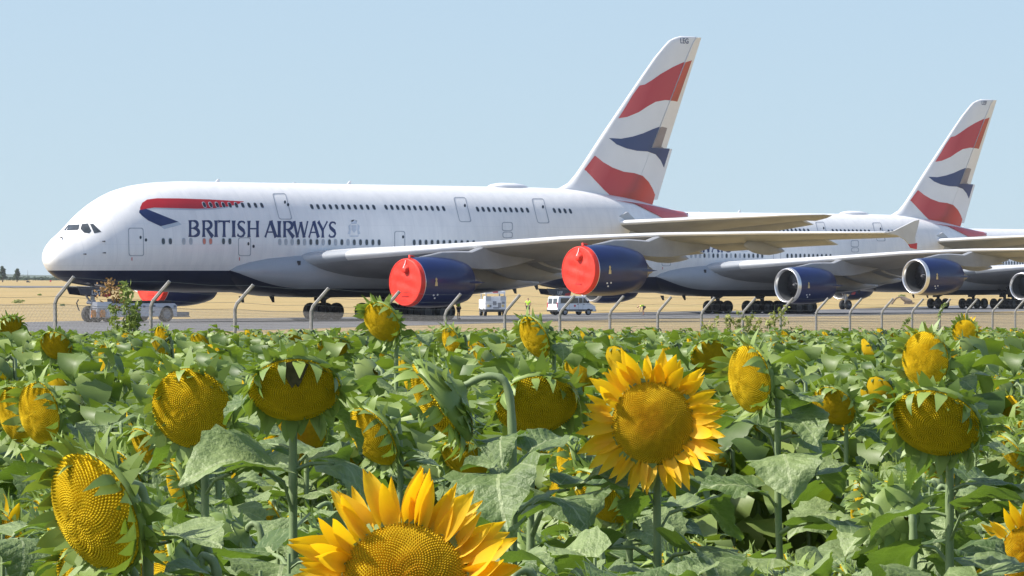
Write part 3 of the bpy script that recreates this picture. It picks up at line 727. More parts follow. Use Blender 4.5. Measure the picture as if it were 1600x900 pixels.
        for k, (dx, a) in enumerate(((1.35, -30), (1.75, -29), (1.6, -38))):
            r = 1.955; a = math.radians(a); mb.lathe([(-.03, .07), (.03, .07)], (Xi + dx, y - sgn * r * math.cos(a), zc + r * math.sin(a)), 'Y', 8, closed=True)
        mb.build('service_cap', 'white_print', en)
        mb = MB(); pts = []
        for (dx, dz) in ((1.25, -.28), (1.55, -.28), (1.52, .0), (1.46, .12), (1.52, .25), (1.40, .38), (1.30, .25), (1.34, .12), (1.28, 0)):
            r = 1.955 + .012; pts.append((Xi + dx, y - sgn * math.sqrt(r * r - dz * dz), zc + dz))
        mb.add(pts, [tuple(range(len(pts)))]); mb.build('badge', 'gold_mark', en, angle=0)
        return en
    ip2 = lambda arr, p: float(np.interp(p, LEp, arr))
    for sgn in (1, -1):
        engine(23.83, 14.93, 3.05, sgn, 0); engine(31.79, 25.75, 3.97, sgn, 0)
    # ---- landing gear
    def wheel_mesh(R, w):
        mb = MB(); h = w / 2
        mb.lathe([(-h * .7, R * .58), (-h * .95, R * .72), (-h, R * .86), (-h * .72, R * .97), (-h * .3, R), (h * .3, R), (h * .72, R * .97), (h, R * .86), (h * .95, R * .72), (h * .7, R * .58)], axis='Y', seg=24)
        mb.lathe([(-h * .7, R * .58), (-h * .45, R * .5), (-h * .5, R * .2), (-h * .8, .01)], axis='Y', seg=16, mi=1); mb.lathe([(h * .7, R * .58), (h * .45, R * .5), (h * .5, R * .2), (h * .8, .01)], axis='Y', seg=16, mi=1)
        return mb.mesh('wheel', ['rubber', 'wheel_hub'])
    wmain = wheel_mesh(.70, .50); wnose = wheel_mesh(.63, .42)
    mb = MB(); mb.tube([(5.1, 0, 2.9), (5.1, 0, .75)], [.2, .14], 12); mb.tube([(5.1, -.75, .63), (5.1, .75, .63)], .09, 8); mb.tube([(5.1, 0, 1.3), (3.9, 0, 2.7)], .08, 8); mb.box((5.0, 0, 1.55), (.35, .6, .3)); mb.tube([(4.85, -.3, 1.5), (4.85, .3, 1.5)], .12, 8)
    ng = mb.build('nose_gear', 'strut_metal', root)
    for s_ in (-.46, .46):
        o = link('wheel', wnose, ng); o.location = (5.1, s_, .63)
    for s_ in (-1, 1):
        mb = MB(); mb.prism([(3.0, 2.75), (3.35, 2.15), (5.9, 1.92), (6.35, 2.0), (6.5, 2.62)], s_ * .62, s_ * .68); gd = mb.build('gear_door', 'navy_belly', ng, smooth=False)
        mb = MB(); mb.prism([(5.5, 1.965), (5.9, 1.935), (6.33, 2.01), (6.42, 2.35), (5.6, 2.2)], s_ * .612, s_ * .692); mb.build('door_red_edge', 'decal_red', gd, smooth=False)
    def main_gear(X, y, axles, tilt):
        mb = MB(); mb.tube([(X, y, 4.0), (X, y, 1.0)], [.26, .2], 12); mb.tube([(X, y, 1.6), (X + .2, y * .4, 3.2)], .11, 8); mb.tube([(X, y, 1.3), (X - 1.6, y, 2.9)], .09, 8)
        mb.tube([(X - axles[-1] - .2, y, .78), (X + axles[-1] + .2, y, .78)], .15, 8); mb.box((X, y + .42, 2.3), (1.3, .06, 1.5))
        for a in axles: mb.tube([(X + a, y - .75, .70), (X + a, y + .75, .70)], .09, 8)
        g = mb.build('main_gear', 'dark_metal', root)
        for a in axles:
            for s_ in (-.62, .62):
                o = link('wheel', wmain, g); o.location = (X + a, y + s_, .70)
    for s_ in (1, -1):
        main_gear(34.7, 6.2 * s_, (-.85, .85), 0); main_gear(37.9, 2.6 * s_, (-1.7, 0, 1.7), 0)
    return root

plane1 = make_airliner()
plane1['label'] = 'nearest white and navy jumbo jet with red covers on its engines, towed at the nose'
plane2 = copy_tree(plane1); plane2.location = (.95, 547.8, -.4); plane2.rotation_euler = (0, 0, .74)
plane2['label'] = 'second jumbo jet, behind the first one, with open silver-lipped engine inlets'
plane3 = copy_tree(plane1); plane3.location = (40.6, 693.1, -.68); plane3.rotation_euler = (0, 0, .87)
plane3['label'] = 'farthest jumbo jet, cut off by the right edge of the picture behind the second tail'
for pl in (plane1, plane2, plane3): pl['group'] = 'jumbo jets parked in a line on the taxiway'
def reg_letters(pl, txt):
    for ch in pl.children:
        base = ch.name.split('.')[0]
        if base == 'vertical_fin':
            X, z = plane_pt(1069.5, 62.5, .2); o = link('registration', text_mesh(txt, .62, 'decal_navy'), ch)
            o.location = (X, -fin_half(X, z) - .02, z - .1); o.rotation_euler = (PI / 2, 0, 0)
        if base == 'nose_gear':
            for gd in ch.children:
                if gd.name.split('.')[0] == 'gear_door' and gd.data.vertices[0].co.y < 0:
                    o = link('registration', text_mesh(txt, .5, 'white_print'), gd); o.location = (4.85, -.695, 2.28); o.rotation_euler = (PI / 2, 0, 0)
reg_letters(plane1, 'LEG'); reg_letters(plane2, 'LEF')

# red intake covers on the first aircraft
def engine_cover(Xi, p, zc, label):
    t = thing('engine_cover', label, 'engine cover', A1[:3], A1[3], 'red engine intake covers')
    c = (Xi, -p, zc)
    mb = MB(); mb.lathe([(.36, 1.872), (.15, 1.84), (.0, 1.80), (-.05, 1.70), (-.055, 1.6), (-.055, 1.45), (-.06, 1.25), (-.065, 1.05), (-.07, .85), (-.075, .65), (-.08, .45), (-.085, .25), (-.09, .02)], c, seg=64)
    mb.v = [(x + (.035 * math.sin(3.1 * (yy - c[1]) + 2.2 * (zz - c[2])) + .03 * math.sin(6.5 * (zz - c[2]) - 1.7 * (yy - c[1]) + p)) * max(0, 1 - ((yy - c[1]) ** 2 + (zz - c[2]) ** 2) / 2.9), yy, zz) for x, yy, zz in mb.v]; mb.build('cover_sheet', 'cover_red', t, angle=50)
    mb = MB(); mb.lathe([(.02, 1.835), (-.035, 1.81), (-.09, 1.765), (-.065, 1.70)], c, seg=48); mb.build('rim_padding', 'cover_red', t, angle=0)
    y = -p
    mb = MB(); mb.rings([[(Xi - .07 - o, y - .1 + r * math.cos(a), zc + 1.05 - .35 * o + r * math.sin(a)) for a in [2 * PI * k / 12 for k in range(12)]] for o, r in ((0, .34), (.12, .3), (.26, .22), (.3, .1))]); mb.build('vent_pouch', 'cover_red', t)
    mb = MB(); mb.tube([(Xi - .1, y - .1, zc + 1.7), (Xi - .16, y - .1, zc + 1.45), (Xi - .38, y - .12, zc + 1.1)], .03, 6); mb.build('strap', 'white_print', t)
    mb = MB(); mb.box((Xi - .085, y, zc - 1.05), (.03, .7, .05)); mb.build('handle', 'decal_red', t, smooth=False)
    mb = MB(); mb.tube([(Xi + .25, y - .2, zc + 1.84), (Xi + .4, y, zc + 2.02), (Xi + 1.0, y + .1, zc + 1.99)], [.08, .1, .05], 8); mb.build('tie', 'cover_red', t)
engine_cover(23.83, 14.93, 3.05, 'round red cover on the inner near engine, above the middle of the sunflower field')
engine_cover(31.79, 25.75, 3.97, 'round red cover on the outer near engine, the one above the white minibus')
engine_cover(23.83, -14.93, 3.05, 'red cover seen low under the nose fuselage, on the inner far-side engine behind the tug')
#PART2
# ------------------------------------------------------------------ boundary fence
def fence_xy(i): return -6.316 + 1.0327 * i, 73.4 + 3.8645 * i
def build_fence():
    t = thing('boundary_fence', 'grey chain-link fence with bent-arm posts and barbed wire beyond the sunflower field', 'fence', (0, 0, 0))
    I0, I1 = -3, 26
    px, py = .966, -.258
    mb = MB(); mb.tube([(0, 0, -.15), (0, 0, 1.0), (0, 0, 1.93), (px * .03, py * .03, 2.01), (px * .29, py * .29, 2.30)], .028, 6); pm = mb.mesh('post', 'galvanized')
    for i in range(I0, I1 + 1):
        x, y = fence_xy(i); o = link('post', pm, t); o.location = (x, y, gz(y)); o.rotation_euler = (random.uniform(-.012, .012), random.uniform(-.012, .012), random.uniform(-.06, .06))
    for h, off in ((2.29, .28), (2.16, .155), (2.03, .04), (1.93, 0), (1.0, 0)):
        pts = []
        for i in range(I0, I1 + 1):
            x, y = fence_xy(i); pts.append((x + px * off, y + py * off, gz(y) + h))
            if i < I1:
                x2, y2 = fence_xy(i + .5); pts.append((x2 + px * off, y2 + py * off, gz(y2) + h - .025))
        mb = MB(); mb.tube(pts, .0028, 4, cap=False); mb.build('barbed_wire' if h > 2 else 'tension_wire', 'wire', t)
    # wire netting: two sets of crossing wires
    L = (I1 - I0) * 4.0; H = 1.92; run = 1.25; v = []; f = []
    ux, uy = 1.0327 / 4, 3.8645 / 4; bx, by = fence_xy(I0); r = .0018
    for s in np.arange(0, L, .055):
        for sg in (1, -1):
            s1 = s + sg * run
            if not 0 <= s1 <= L: continue
            a = Vector((bx + ux * s, by + uy * s, gz(by + uy * s) + .03)); b = Vector((bx + ux * s1, by + uy * s1, gz(by + uy * s1) + H))
            a.x += .002 * sg; b.x += .002 * sg
            dd = (b - a).normalized(); e = dd.cross(Vector((px, py, 0))).normalized() * r; g = Vector((px, py, 0)) * r; o = len(v)
            for p in (a, b): v += [tuple(p + e), tuple(p - e * .5 + g * .87), tuple(p - e * .5 - g * .87)]
            f += [(o, o + 1, o + 4, o + 3), (o + 1, o + 2, o + 5, o + 4), (o + 2, o, o + 3, o + 5)]
    mb = MB(); mb.add(v, f); n = mb.build('wire_netting', 'wire', t, fixn=False, smooth=False); n['kind'] = 'stuff'
build_fence()

# ------------------------------------------------------------------ vehicles
def wheel_road(R, w):
    mb = MB(); h = w / 2
    mb.lathe([(-h * .8, R * .6), (-h, R * .75), (-h * .9, R * .95), (-h * .5, R), (h * .5, R), (h * .9, R * .95), (h, R * .75), (h * .8, R * .6)], axis='Y', seg=22)
    mb.lathe([(-h * .8, R * .6), (-h * .5, R * .5), (-h * .6, .02)], axis='Y', seg=14, mi=1); mb.lathe([(h * .8, R * .6), (h * .5, R * .5), (h * .6, .02)], axis='Y', seg=14, mi=1)
    return mb.mesh('wheel', ['rubber', 'truck_grey'])
def build_tug():
    t = thing('aircraft_tug', 'low white aircraft tug with big black wheels under the nose of the first jet', 'tug', A1[:3], A1[3])
    mb = MB(); mb.prism([(6.7, .42), (6.7, 1.3), (6.95, 1.45), (12.0, 1.45), (12.25, 1.3), (12.25, .42), (11.95, .42), (11.75, .85), (11.2, 1.08), (10.6, .85), (10.45, .42), (8.6, .42), (8.45, .85), (7.85, 1.08), (7.3, .85), (7.1, .42)], -1.6, 1.6)
    bevelled(mb.build('body', 'truck_white', t, smooth=False), .05)
    mb = MB()
    for s, x0 in ((-1, 4.0), (1, 6.0)): mb.box(((x0 + 6.8) / 2, s * 1.3, .62), (6.8 - x0, .55, .45))
    mb.box((4.95, -1.3, 1.2), (1.5, .6, .75))
    mb.box((5.75, 0, .5), (.5, 2.6, .35)); bevelled(mb.build('lift_cradle', 'truck_white', t, smooth=False), .04)
    mb = MB(); mb.box((10.0, 0, 1.53), (3.9, 2.6, .22)); mb.box((8.2, .7, 1.6), (1.2, 1.1, .4)); bevelled(mb.build('engine_deck', 'bumper_black', t, smooth=False), .04)
    mb = MB(); mb.box((12.9, -.7, .62), (1.4, 1.5, .3)); mb.box((12.9, -.7, .42), (1.5, 1.6, .08)); bevelled(mb.build('rear_platform', 'truck_grey', t, smooth=False), .02)
    wm = wheel_road(.64, .5)
    for X in (7.85, 11.2):
        for s in (-1, 1): o = link('wheel', wm, t); o.location = (X, s * 1.42, .64)
    for X in (3.75, 4.65):
        mb = MB(); mb.rings([[(X + a * r, -1.66 - .16 * q, .68 + b * r) for a, b in ((-.2, -.28), (.2, -.28), (.24, .1), (.12, .28), (-.12, .28), (-.24, .1))] for q, r in ((0, 1), (.8, 1), (1, .7))]); mb.build('warning_light', 'signal_orange', t)
    mb = MB()
    for X in (3.45, 4.2, 5.0): mb.tube([(X, -1.72, .3), (X, -1.72, 1.05)], .04, 6)
    mb.tube([(3.45, -1.72, 1.05), (5.0, -1.72, 1.05)], .04, 6); mb.build('guard_rail', 'strut_metal', t)
    mb = MB()
    for x, z in ((8.9, 1.2), (9.8, .8), (9.9, 1.25), (12.0, 1.2)): mb.box((x, -1.61, z), (.22, .03, .16))
    mb.build('side_panel', 'truck_grey', t, smooth=False)
    mb = MB(); mb.tube([(3.6, -.2, .9), (3.1, -.5, 1.5), (3.25, -.55, 1.75)], .05, 6); mb.build('winch_hook', 'dark_metal', t)
build_tug()

def build_van():
    d = 543.0
    t = thing('minibus', 'white minibus with dark side windows standing under the outer red engine cover', 'van', ((893 - 800) / F * d, d, gz(d) + .012), math.radians(35))
    mb = MB(); prof = [(-2.42, .38), (-2.40, 1.1), (-2.30, 1.84), (-2.15, 1.95), (.75, 1.96), (1.05, 1.88), (1.72, 1.22), (2.22, 1.0), (2.40, .78), (2.42, .38)]
    mb.prism(prof, -.93, .93); bevelled(mb.build('body', 'truck_white', t, smooth=False), .07, 3)
    for s in (-1, 1):
        y = s * .935
        for x0, x1 in ((-2.05, -.95), (-.88, .18), (.25, .72)):
            mb = MB(); mb.prism([(x0, 1.24), (x0 + .03, 1.76), (x1, 1.76), (x1, 1.24)], y, y + s * .012); mb.build('side_window', 'cockpit_glass', t, smooth=False)
        mb = MB(); mb.prism([(.80, 1.24), (.80, 1.76), (1.0, 1.74), (1.50, 1.26)], y, y + s * .012); mb.build('cab_window', 'cockpit_glass', t, smooth=False)
        for x in (-.92, .21, .76):
            mb = MB(); mb.box((x, y, .95), (.015, .012, .95)); mb.build('door_seam', 'truck_grey', t, smooth=False)
        for x in (.12, .88):
            mb = MB(); mb.box((x, y + s * .015, 1.12), (.14, .03, .06)); mb.build('door_handle', 'bumper_black', t, smooth=False)
        mb = MB(); mb.box((-.1, y + s * .004, .52), (4.2, .02, .14)); mb.build('side_moulding', 'bumper_black', t, smooth=False)
        mb = MB(); mb.tube([(1.35, s * .93, 1.25), (1.38, s * 1.08, 1.32), (1.38, s * 1.1, 1.5)], [.04, .08, .07], 8); mb.build('mirror', 'bumper_black', t)
        mb = MB(); mb.lathe([(0, .12), (.012, .12)], (-.25, y if s > 0 else y - .012, .96), 'Y', 14, closed=True); mb.build('emblem', 'red_mark', t)
    wm = wheel_road(.34, .24)
    for x in (-1.45, 1.5):
        for s in (-1, 1): o = link('wheel', wm, t); o.location = (x, s * .84, .34)
    for s in (-1, 1):
        mb = MB(); mb.box((-2.37, s * .42, 1.45), (.03, .66, .55), tilt=.11); mb.build('rear_window', 'cockpit_glass', t, smooth=False)
        mb = MB(); mb.box((-2.42, s * .84, 1.05), (.03, .1, .5)); mb.build('tail_light', 'red_mark', t, smooth=False)
        mb = MB(); mb.box((2.36, s * .7, .86), (.1, .3, .18)); mb.build('headlight', 'lip_metal', t, smooth=False)
    mb = MB(); mb.prism([(1.09, 1.86), (1.70, 1.25), (1.72, 1.28), (1.11, 1.89)], -.8, .8); mb.build('windscreen', 'cockpit_glass', t, smooth=False)
    mb = MB(); mb.box((-2.43, 0, .48), (.12, 1.8, .2)); mb.box((2.43, 0, .48), (.12, 1.8, .22)); bevelled(mb.build('bumper', 'bumper_black', t, smooth=False), .03)
    mb = MB(); mb.box((-2.425, 0, .85), (.02, .5, .12)); mb.build('number_plate', 'white_print', t, smooth=False)
    mb = MB(); mb.tube([(1.2, -.6, 1.9), (1.3, -.65, 2.0), (1.55, -.75, 2.12)], .05, 6); mb.build('roof_beacon', 'white_print', t)
build_van()

def build_loader():
    d = 522.0
    t = thing('service_truck', 'white service truck with a raised frame beside the person in the bright vest', 'truck', ((769.5 - 800) / F * d, d, gz(d) + .012), math.radians(8))
    mb = MB(); mb.box((0, 0, 1.12), (2.1, 4.6, 1.0)); mb.box((0, -1.7, 1.75), (2.1, 1.2, .35)); bevelled(mb.build('body', 'truck_white', t, smooth=False), .05)
    mb = MB(); mb.box((0, 0, .5), (1.9, 4.4, .22)); mb.box((0, -2.38, .52), (2.15, .15, .24)); bevelled(mb.build('chassis', 'bumper_black', t, smooth=False), .03)
    wm = wheel_road(.42, .3)
    for x in (-.93, .93):
        for y in (-1.5, 1.5):
            o = link('wheel', wm, t); o.location = (x, y, .42); o.rotation_euler = (0, 0, PI / 2)
    for x in (-.72, .72):
        mb = MB(); mb.box((x, -2.31, 1.72), (.5, .06, .42)); mb.build('cab_window', 'window_blind', t, smooth=False)
        mb = MB(); mb.lathe([(-.03, .13), (.03, .13)], (x, -2.33, 1.0), 'Y', 12, closed=True); mb.build('headlight', 'gold_mark', t)
        mb = MB(); mb.tube([(x * 1.25, -2.0, 1.6), (x * 1.3, -2.0, 2.75)], .06, 6); mb.tube([(x * 1.25, 1.6, 1.6), (x * 1.3, 1.6, 2.75)], .06, 6); mb.build('frame_post', 'strut_metal', t)
    for x, z, w, h in ((-.62, .98, .4, .25), (-.1, 1.25, .35, .4), (.38, 1.05, .3, .5), (.75, 1.3, .3, .22), (.05, .8, .6, .14)):
        mb = MB(); mb.box((x, -2.312, z), (w, .03, h)); mb.build('front_panel', 'truck_grey', t, smooth=False)
    mb = MB(); mb.box((0, -.2, 2.32), (2.0, 3.8, .28)); bevelled(mb.build('platform', 'truck_white', t, smooth=False), .04)
    mb = MB(); mb.box((0, -2.12, 2.36), (.5, .04, .16)); mb.build('red_badge', 'red_mark', t, smooth=False)
build_loader()

# ------------------------------------------------------------------ people
def skin_mesh(name, mat, pts, edges, rad, parent, sub=2):
    me = bpy.data.meshes.new(name); me.from_pydata(pts, edges, []); me.materials.append(MATS[mat])
    o = link(name, me, parent); o.modifiers.new('skin', 'SKIN'); me.skin_vertices.new() if not me.skin_vertices else None
    for k, v in enumerate(me.skin_vertices[0].data): r = rad[k]; v.radius = r if isinstance(r, tuple) else (r, r); v.use_root = (k == 0)
    m = o.modifiers.new('sub', 'SUBSURF'); m.levels = m.render_levels = sub
    return o
def person(label, loc, rz, J):
    """J: named joints -> one skinned body, clothing over it"""
    t = thing('person', label, 'person', loc, rz, 'ground crew in bright vests')
    N = ['pelvis', 'waist', 'chest', 'neck', 'headb', 'head', 'headt', 'shl', 'ell', 'wrl', 'hal', 'shr', 'elr', 'wrr', 'har', 'hil', 'knl', 'anl', 'tol', 'hir', 'knr', 'anr', 'tor']
    R = [(.13, .10), (.125, .09), (.15, .105), .055, .07, .098, .06, .06, .045, .032, .035, .06, .045, .032, .035, .085, .058, .045, .04, .085, .058, .045, .04]
    E = [(0, 1), (1, 2), (2, 3), (3, 4), (4, 5), (5, 6), (2, 7), (7, 8), (8, 9), (9, 10), (2, 11), (11, 12), (12, 13), (13, 14), (0, 15), (15, 16), (16, 17), (17, 18), (0, 19), (19, 20), (20, 21), (21, 22)]
    P = [Vector(J[n]) for n in N]
    skin_mesh('body', 'skin', P, E, R, t)
    g = lambda *k: [P[N.index(x)] for x in k]
    sl = P[7] + (P[8] - P[7]) * .55; sr = P[11] + (P[12] - P[11]) * .55
    skin_mesh('vest', 'hi_vis', [P[0] + (P[1] - P[0]) * .3, P[1], P[2], P[7], sl, P[11], sr], [(0, 1), (1, 2), (2, 3), (3, 4), (2, 5), (5, 6)], [(.155, .12), (.15, .115), (.175, .13), .08, .07, .08, .07], t)
    kl = P[15] + (P[16] - P[15]) * .85; kr = P[19] + (P[20] - P[19]) * .85
    skin_mesh('shorts', 'cloth_dark', [P[0], P[15], kl, P[19], kr], [(0, 1), (1, 2), (0, 3), (3, 4)], [(.15, .12), .1, .085, .1, .085], t)
    for a, b in ((17, 18), (21, 22)): skin_mesh('boot', 'cloth_dark', [P[a] + Vector((0, 0, .06)), P[a] - Vector((0, 0, .02)), P[b]], [(0, 1), (1, 2)], [.055, .06, .048], t, 1)
    skin_mesh('hair', 'hair_dark', [P[5] + (P[6] - P[5]) * .2, P[6] + (P[6] - P[5]) * .1], [(0, 1)], [.108, .07], t)
STAND = dict(pelvis=(0, 0, .95), waist=(0, .01, 1.12), chest=(0, 0, 1.33), neck=(0, 0, 1.5), headb=(0, -.01, 1.57), head=(0, -.02, 1.66), headt=(0, -.01, 1.75), shl=(-.2, 0, 1.42), ell=(-.29, .05, 1.16), wrl=(-.22, -.1, .98), hal=(-.16, -.16, .96), shr=(.2, 0, 1.42), elr=(.28, .05, 1.15), wrr=(.24, -.08, .93), har=(.22, -.12, .85),
             hil=(-.1, 0, .9), knl=(-.12, -.01, .5), anl=(-.13, .03, .09), tol=(-.14, -.13, .04), hir=(.1, 0, .9), knr=(.12, -.02, .5), anr=(.13, .03, .09), tor=(.15, -.13, .04))
BEND = dict(pelvis=(.18, 0, .88), waist=(.05, 0, 1.0), chest=(-.16, 0, 1.02), neck=(-.33, 0, .96), headb=(-.4, 0, .92), head=(-.47, 0, .86), headt=(-.55, 0, .80), shl=(-.2, .19, .98), ell=(-.26, .22, .70), wrl=(-.32, .18, .45), hal=(-.34, .17, .36), shr=(-.2, -.19, .98), elr=(-.24, -.22, .70), wrr=(-.34, -.18, .46), har=(-.37, -.17, .37),
            hil=(.17, .1, .84), knl=(.02, .14, .47), anl=(.1, .14, .09), tol=(-.06, .15, .04), hir=(.17, -.1, .84), knr=(.06, -.14, .47), anr=(.16, -.14, .09), tor=(0, -.15, .04))
def put(px, d): return ((px - 800) / F * d, d, gz(d) + .012)
person('person in a yellow-green vest and dark shorts standing between the service truck and the minibus', put(825, 530), math.radians(170), STAND)
person('person in a bright vest bending down to the ground right of the minibus', put(1004, 540), 0, BEND)
person('person in a green vest standing in shade beneath the inner near engine', put(716.5, 434), math.radians(60), STAND)

# ------------------------------------------------------------------ far background
def leaf_cloud(m, n, centre, radii, size, mi=0, clump=9):
    cs = [Vector((random.gauss(0, .5), random.gauss(0, .5), random.gauss(0, .5))) for _ in range(clump)]
    for _ in range(n):
        c = random.choice(cs); p = c + Vector((random.gauss(0, .24), random.gauss(0, .24), random.gauss(0, .24)))
        if p.length > 1.05: p = p.normalized() * random.uniform(.75, 1.05)
        p = Vector((p.x * radii[0], p.y * radii[1], p.z * radii[2])) + Vector(centre)
        s = size * random.uniform(.6, 1.3); q = Quaternion((random.gauss(0, 1), random.gauss(0, 1), random.gauss(0, 1), random.gauss(0, 1))).normalized()
        m.add([p + q @ Vector(k) * s for k in ((-.5, 0, 0), (0, -.28, .06), (.5, 0, 0), (0, .28, .06))], [(0, 1, 2, 3)], mi)
def far_tree(px, d, w, h, label):
    x = (px - 800) / F * d; z = gz(d)
    t = thing('tree', label, 'tree', (x, d, z), 0, 'trees on the horizon')
    m = MB(); m.tube([(0, 0, -.2), (.1, 0, h * .3), (0, .1, h * .75)], [.35, .25, .08], 7)
    for k in range(5): a = k * 1.3; m.tube([(0, 0, h * (.25 + .09 * k)), (w * .35 * math.cos(a), w * .35 * math.sin(a), h * (.42 + .1 * k))], [.12, .04], 5)
    m.build('trunk', 'bark', t)
    m = MB()
    for k in range(6): leaf_cloud(m, 150, (random.uniform(-.12, .12) * w, 0, h * (.26 + .125 * k)), (w * (.5 - .055 * k), w * .4, h * .13), .9)
    m.build('crown', 'far_foliage', t, smooth=False)
far_tree(4, 2500, 4.6, 7.4, 'taller of two dark trees on the horizon, at the left picture edge')
far_tree(26.5, 2550, 3.9, 6.4, 'narrow pointed dark tree on the horizon left of the nose of the jet')
for px, d, r, h, lab in ((28, 860, 1.15, .55, 'low green shrub in the dry grass left of the nose of the first jet'), (1410, 1000, .8, .7, 'small olive shrub above the fallen trunk'), (62, 1100, .5, .4, 'tiny dry shrub in the grass beside the left fence post'), (98, 780, .35, .3, 'tiny green tuft in the grass just right of the left fence post'), (1345, 1020, 2.2, .45, 'wide flat shrub in the grass left of the fallen trunk')):
    t = thing('shrub', lab, 'shrub', ((px - 800) / F * d, d, gz(d)), 0, 'shrubs in the dry grass')
    m = MB(); leaf_cloud(m, 240, (0, 0, h * .5), (r, r * .8, h * .55), .24); m.build('foliage', 'weed_green', t, smooth=False)
    m = MB()
    for k in range(6): a = k; m.tube([(0, 0, -.05), (.4 * r * math.cos(a), .4 * r * math.sin(a), h * .6)], [.03, .012], 5)
    m.build('stems', 'bark', t)
def far_wood():
    m = MB()
    for k in range(170):
        px = random.uniform(-60, 190); d = random.uniform(3300, 3600); hh = random.uniform(1.2, 2.9)
        leaf_cloud(m, 34, ((px - 800) / F * d, d, gz(d) + hh * .45), (random.uniform(2, 4), 2, hh * .5), 1.3, clump=4)
    o = m.build('far_wood', 'far_foliage', smooth=False); tag(o, 'low dark hedge line along the horizon at the left', 'hedge', kind='stuff')
    m = MB(); xs = np.linspace(-2600, 2600, 160); rows = ((8200, 0), (8700, .6), (9300, 1), (10400, .8), (12000, .1)); vs = []
    for d, k in rows:
        for x in xs: vs.append((x, d, gz(d) + k * (12.0 + 3.2 * math.sin(x * .004 + 1) + 1.6 * math.sin(x * .017) + random.uniform(-.5, .5)) - .3 * (k == 0)))
    n = len(xs); m.add(vs, [(i * n + j, i * n + j + 1, (i + 1) * n + j + 1, (i + 1) * n + j) for i in range(len(rows) - 1) for j in range(n - 1)])
    struct(m.build('hills', 'hill_green', fixn=False))
far_wood()
t = thing('mast', 'thin far mast on the horizon between the trees and the nose of the jet', 'mast', put(43.3, 2400))
m = MB(); m.tube([(0, 0, -.3), (0, 0, 5.6)], [.10, .05], 6); m.build('pole', 'dark_metal', t)
m = MB(); m.box((0, 0, .35), (1.2, .8, .7)); m.box((.9, 0, .2), (.6, .6, .4)); bevelled(m.build('base_box', 'dark_metal', t, smooth=False), .05)
t = thing('marker_board', 'small red marker on the horizon beside the nose of the jet', 'marker', put(79, 2400))
m = MB(); m.box((0, 0, .62), (.75, .15, .7)); m.build('board', 'red_mark', t, smooth=False); m = MB(); m.tube([(-.25, 0, -.1), (-.25, 0, .35)], .05, 5); m.tube([(.25, 0, -.1), (.25, 0, .35)], .05, 5); m.build('legs', 'dark_metal', t)
t = thing('fallen_trunk', 'weathered broken tree trunk with a leaning limb in the dry grass at the right', 'log', put(1410, 830))
m = MB(); m.tube([(-.3, 0, 1.15), (.1, .1, .9), (.7, 0, .55), (1.3, -.1, .3), (1.45, -.1, .12)], [.2, .34, .42, .36, .2], 9); m.build('trunk', 'bark', t)
m = MB(); m.tube([(-1.75, 0, -.05), (-1.35, .05, .5), (-.95, 0, .95), (-.3, 0, 1.1)], [.16, .17, .14, .1], 7); m.build('limb', 'bark', t)
m = MB(); m.box((1.0, -.2, .12), (1.5, .8, .3)); leaf_cloud(m, 60, (1.0, -.1, .15), (1.0, .5, .2), .2); m.build('root_mass', 'bark', t, smooth=False)

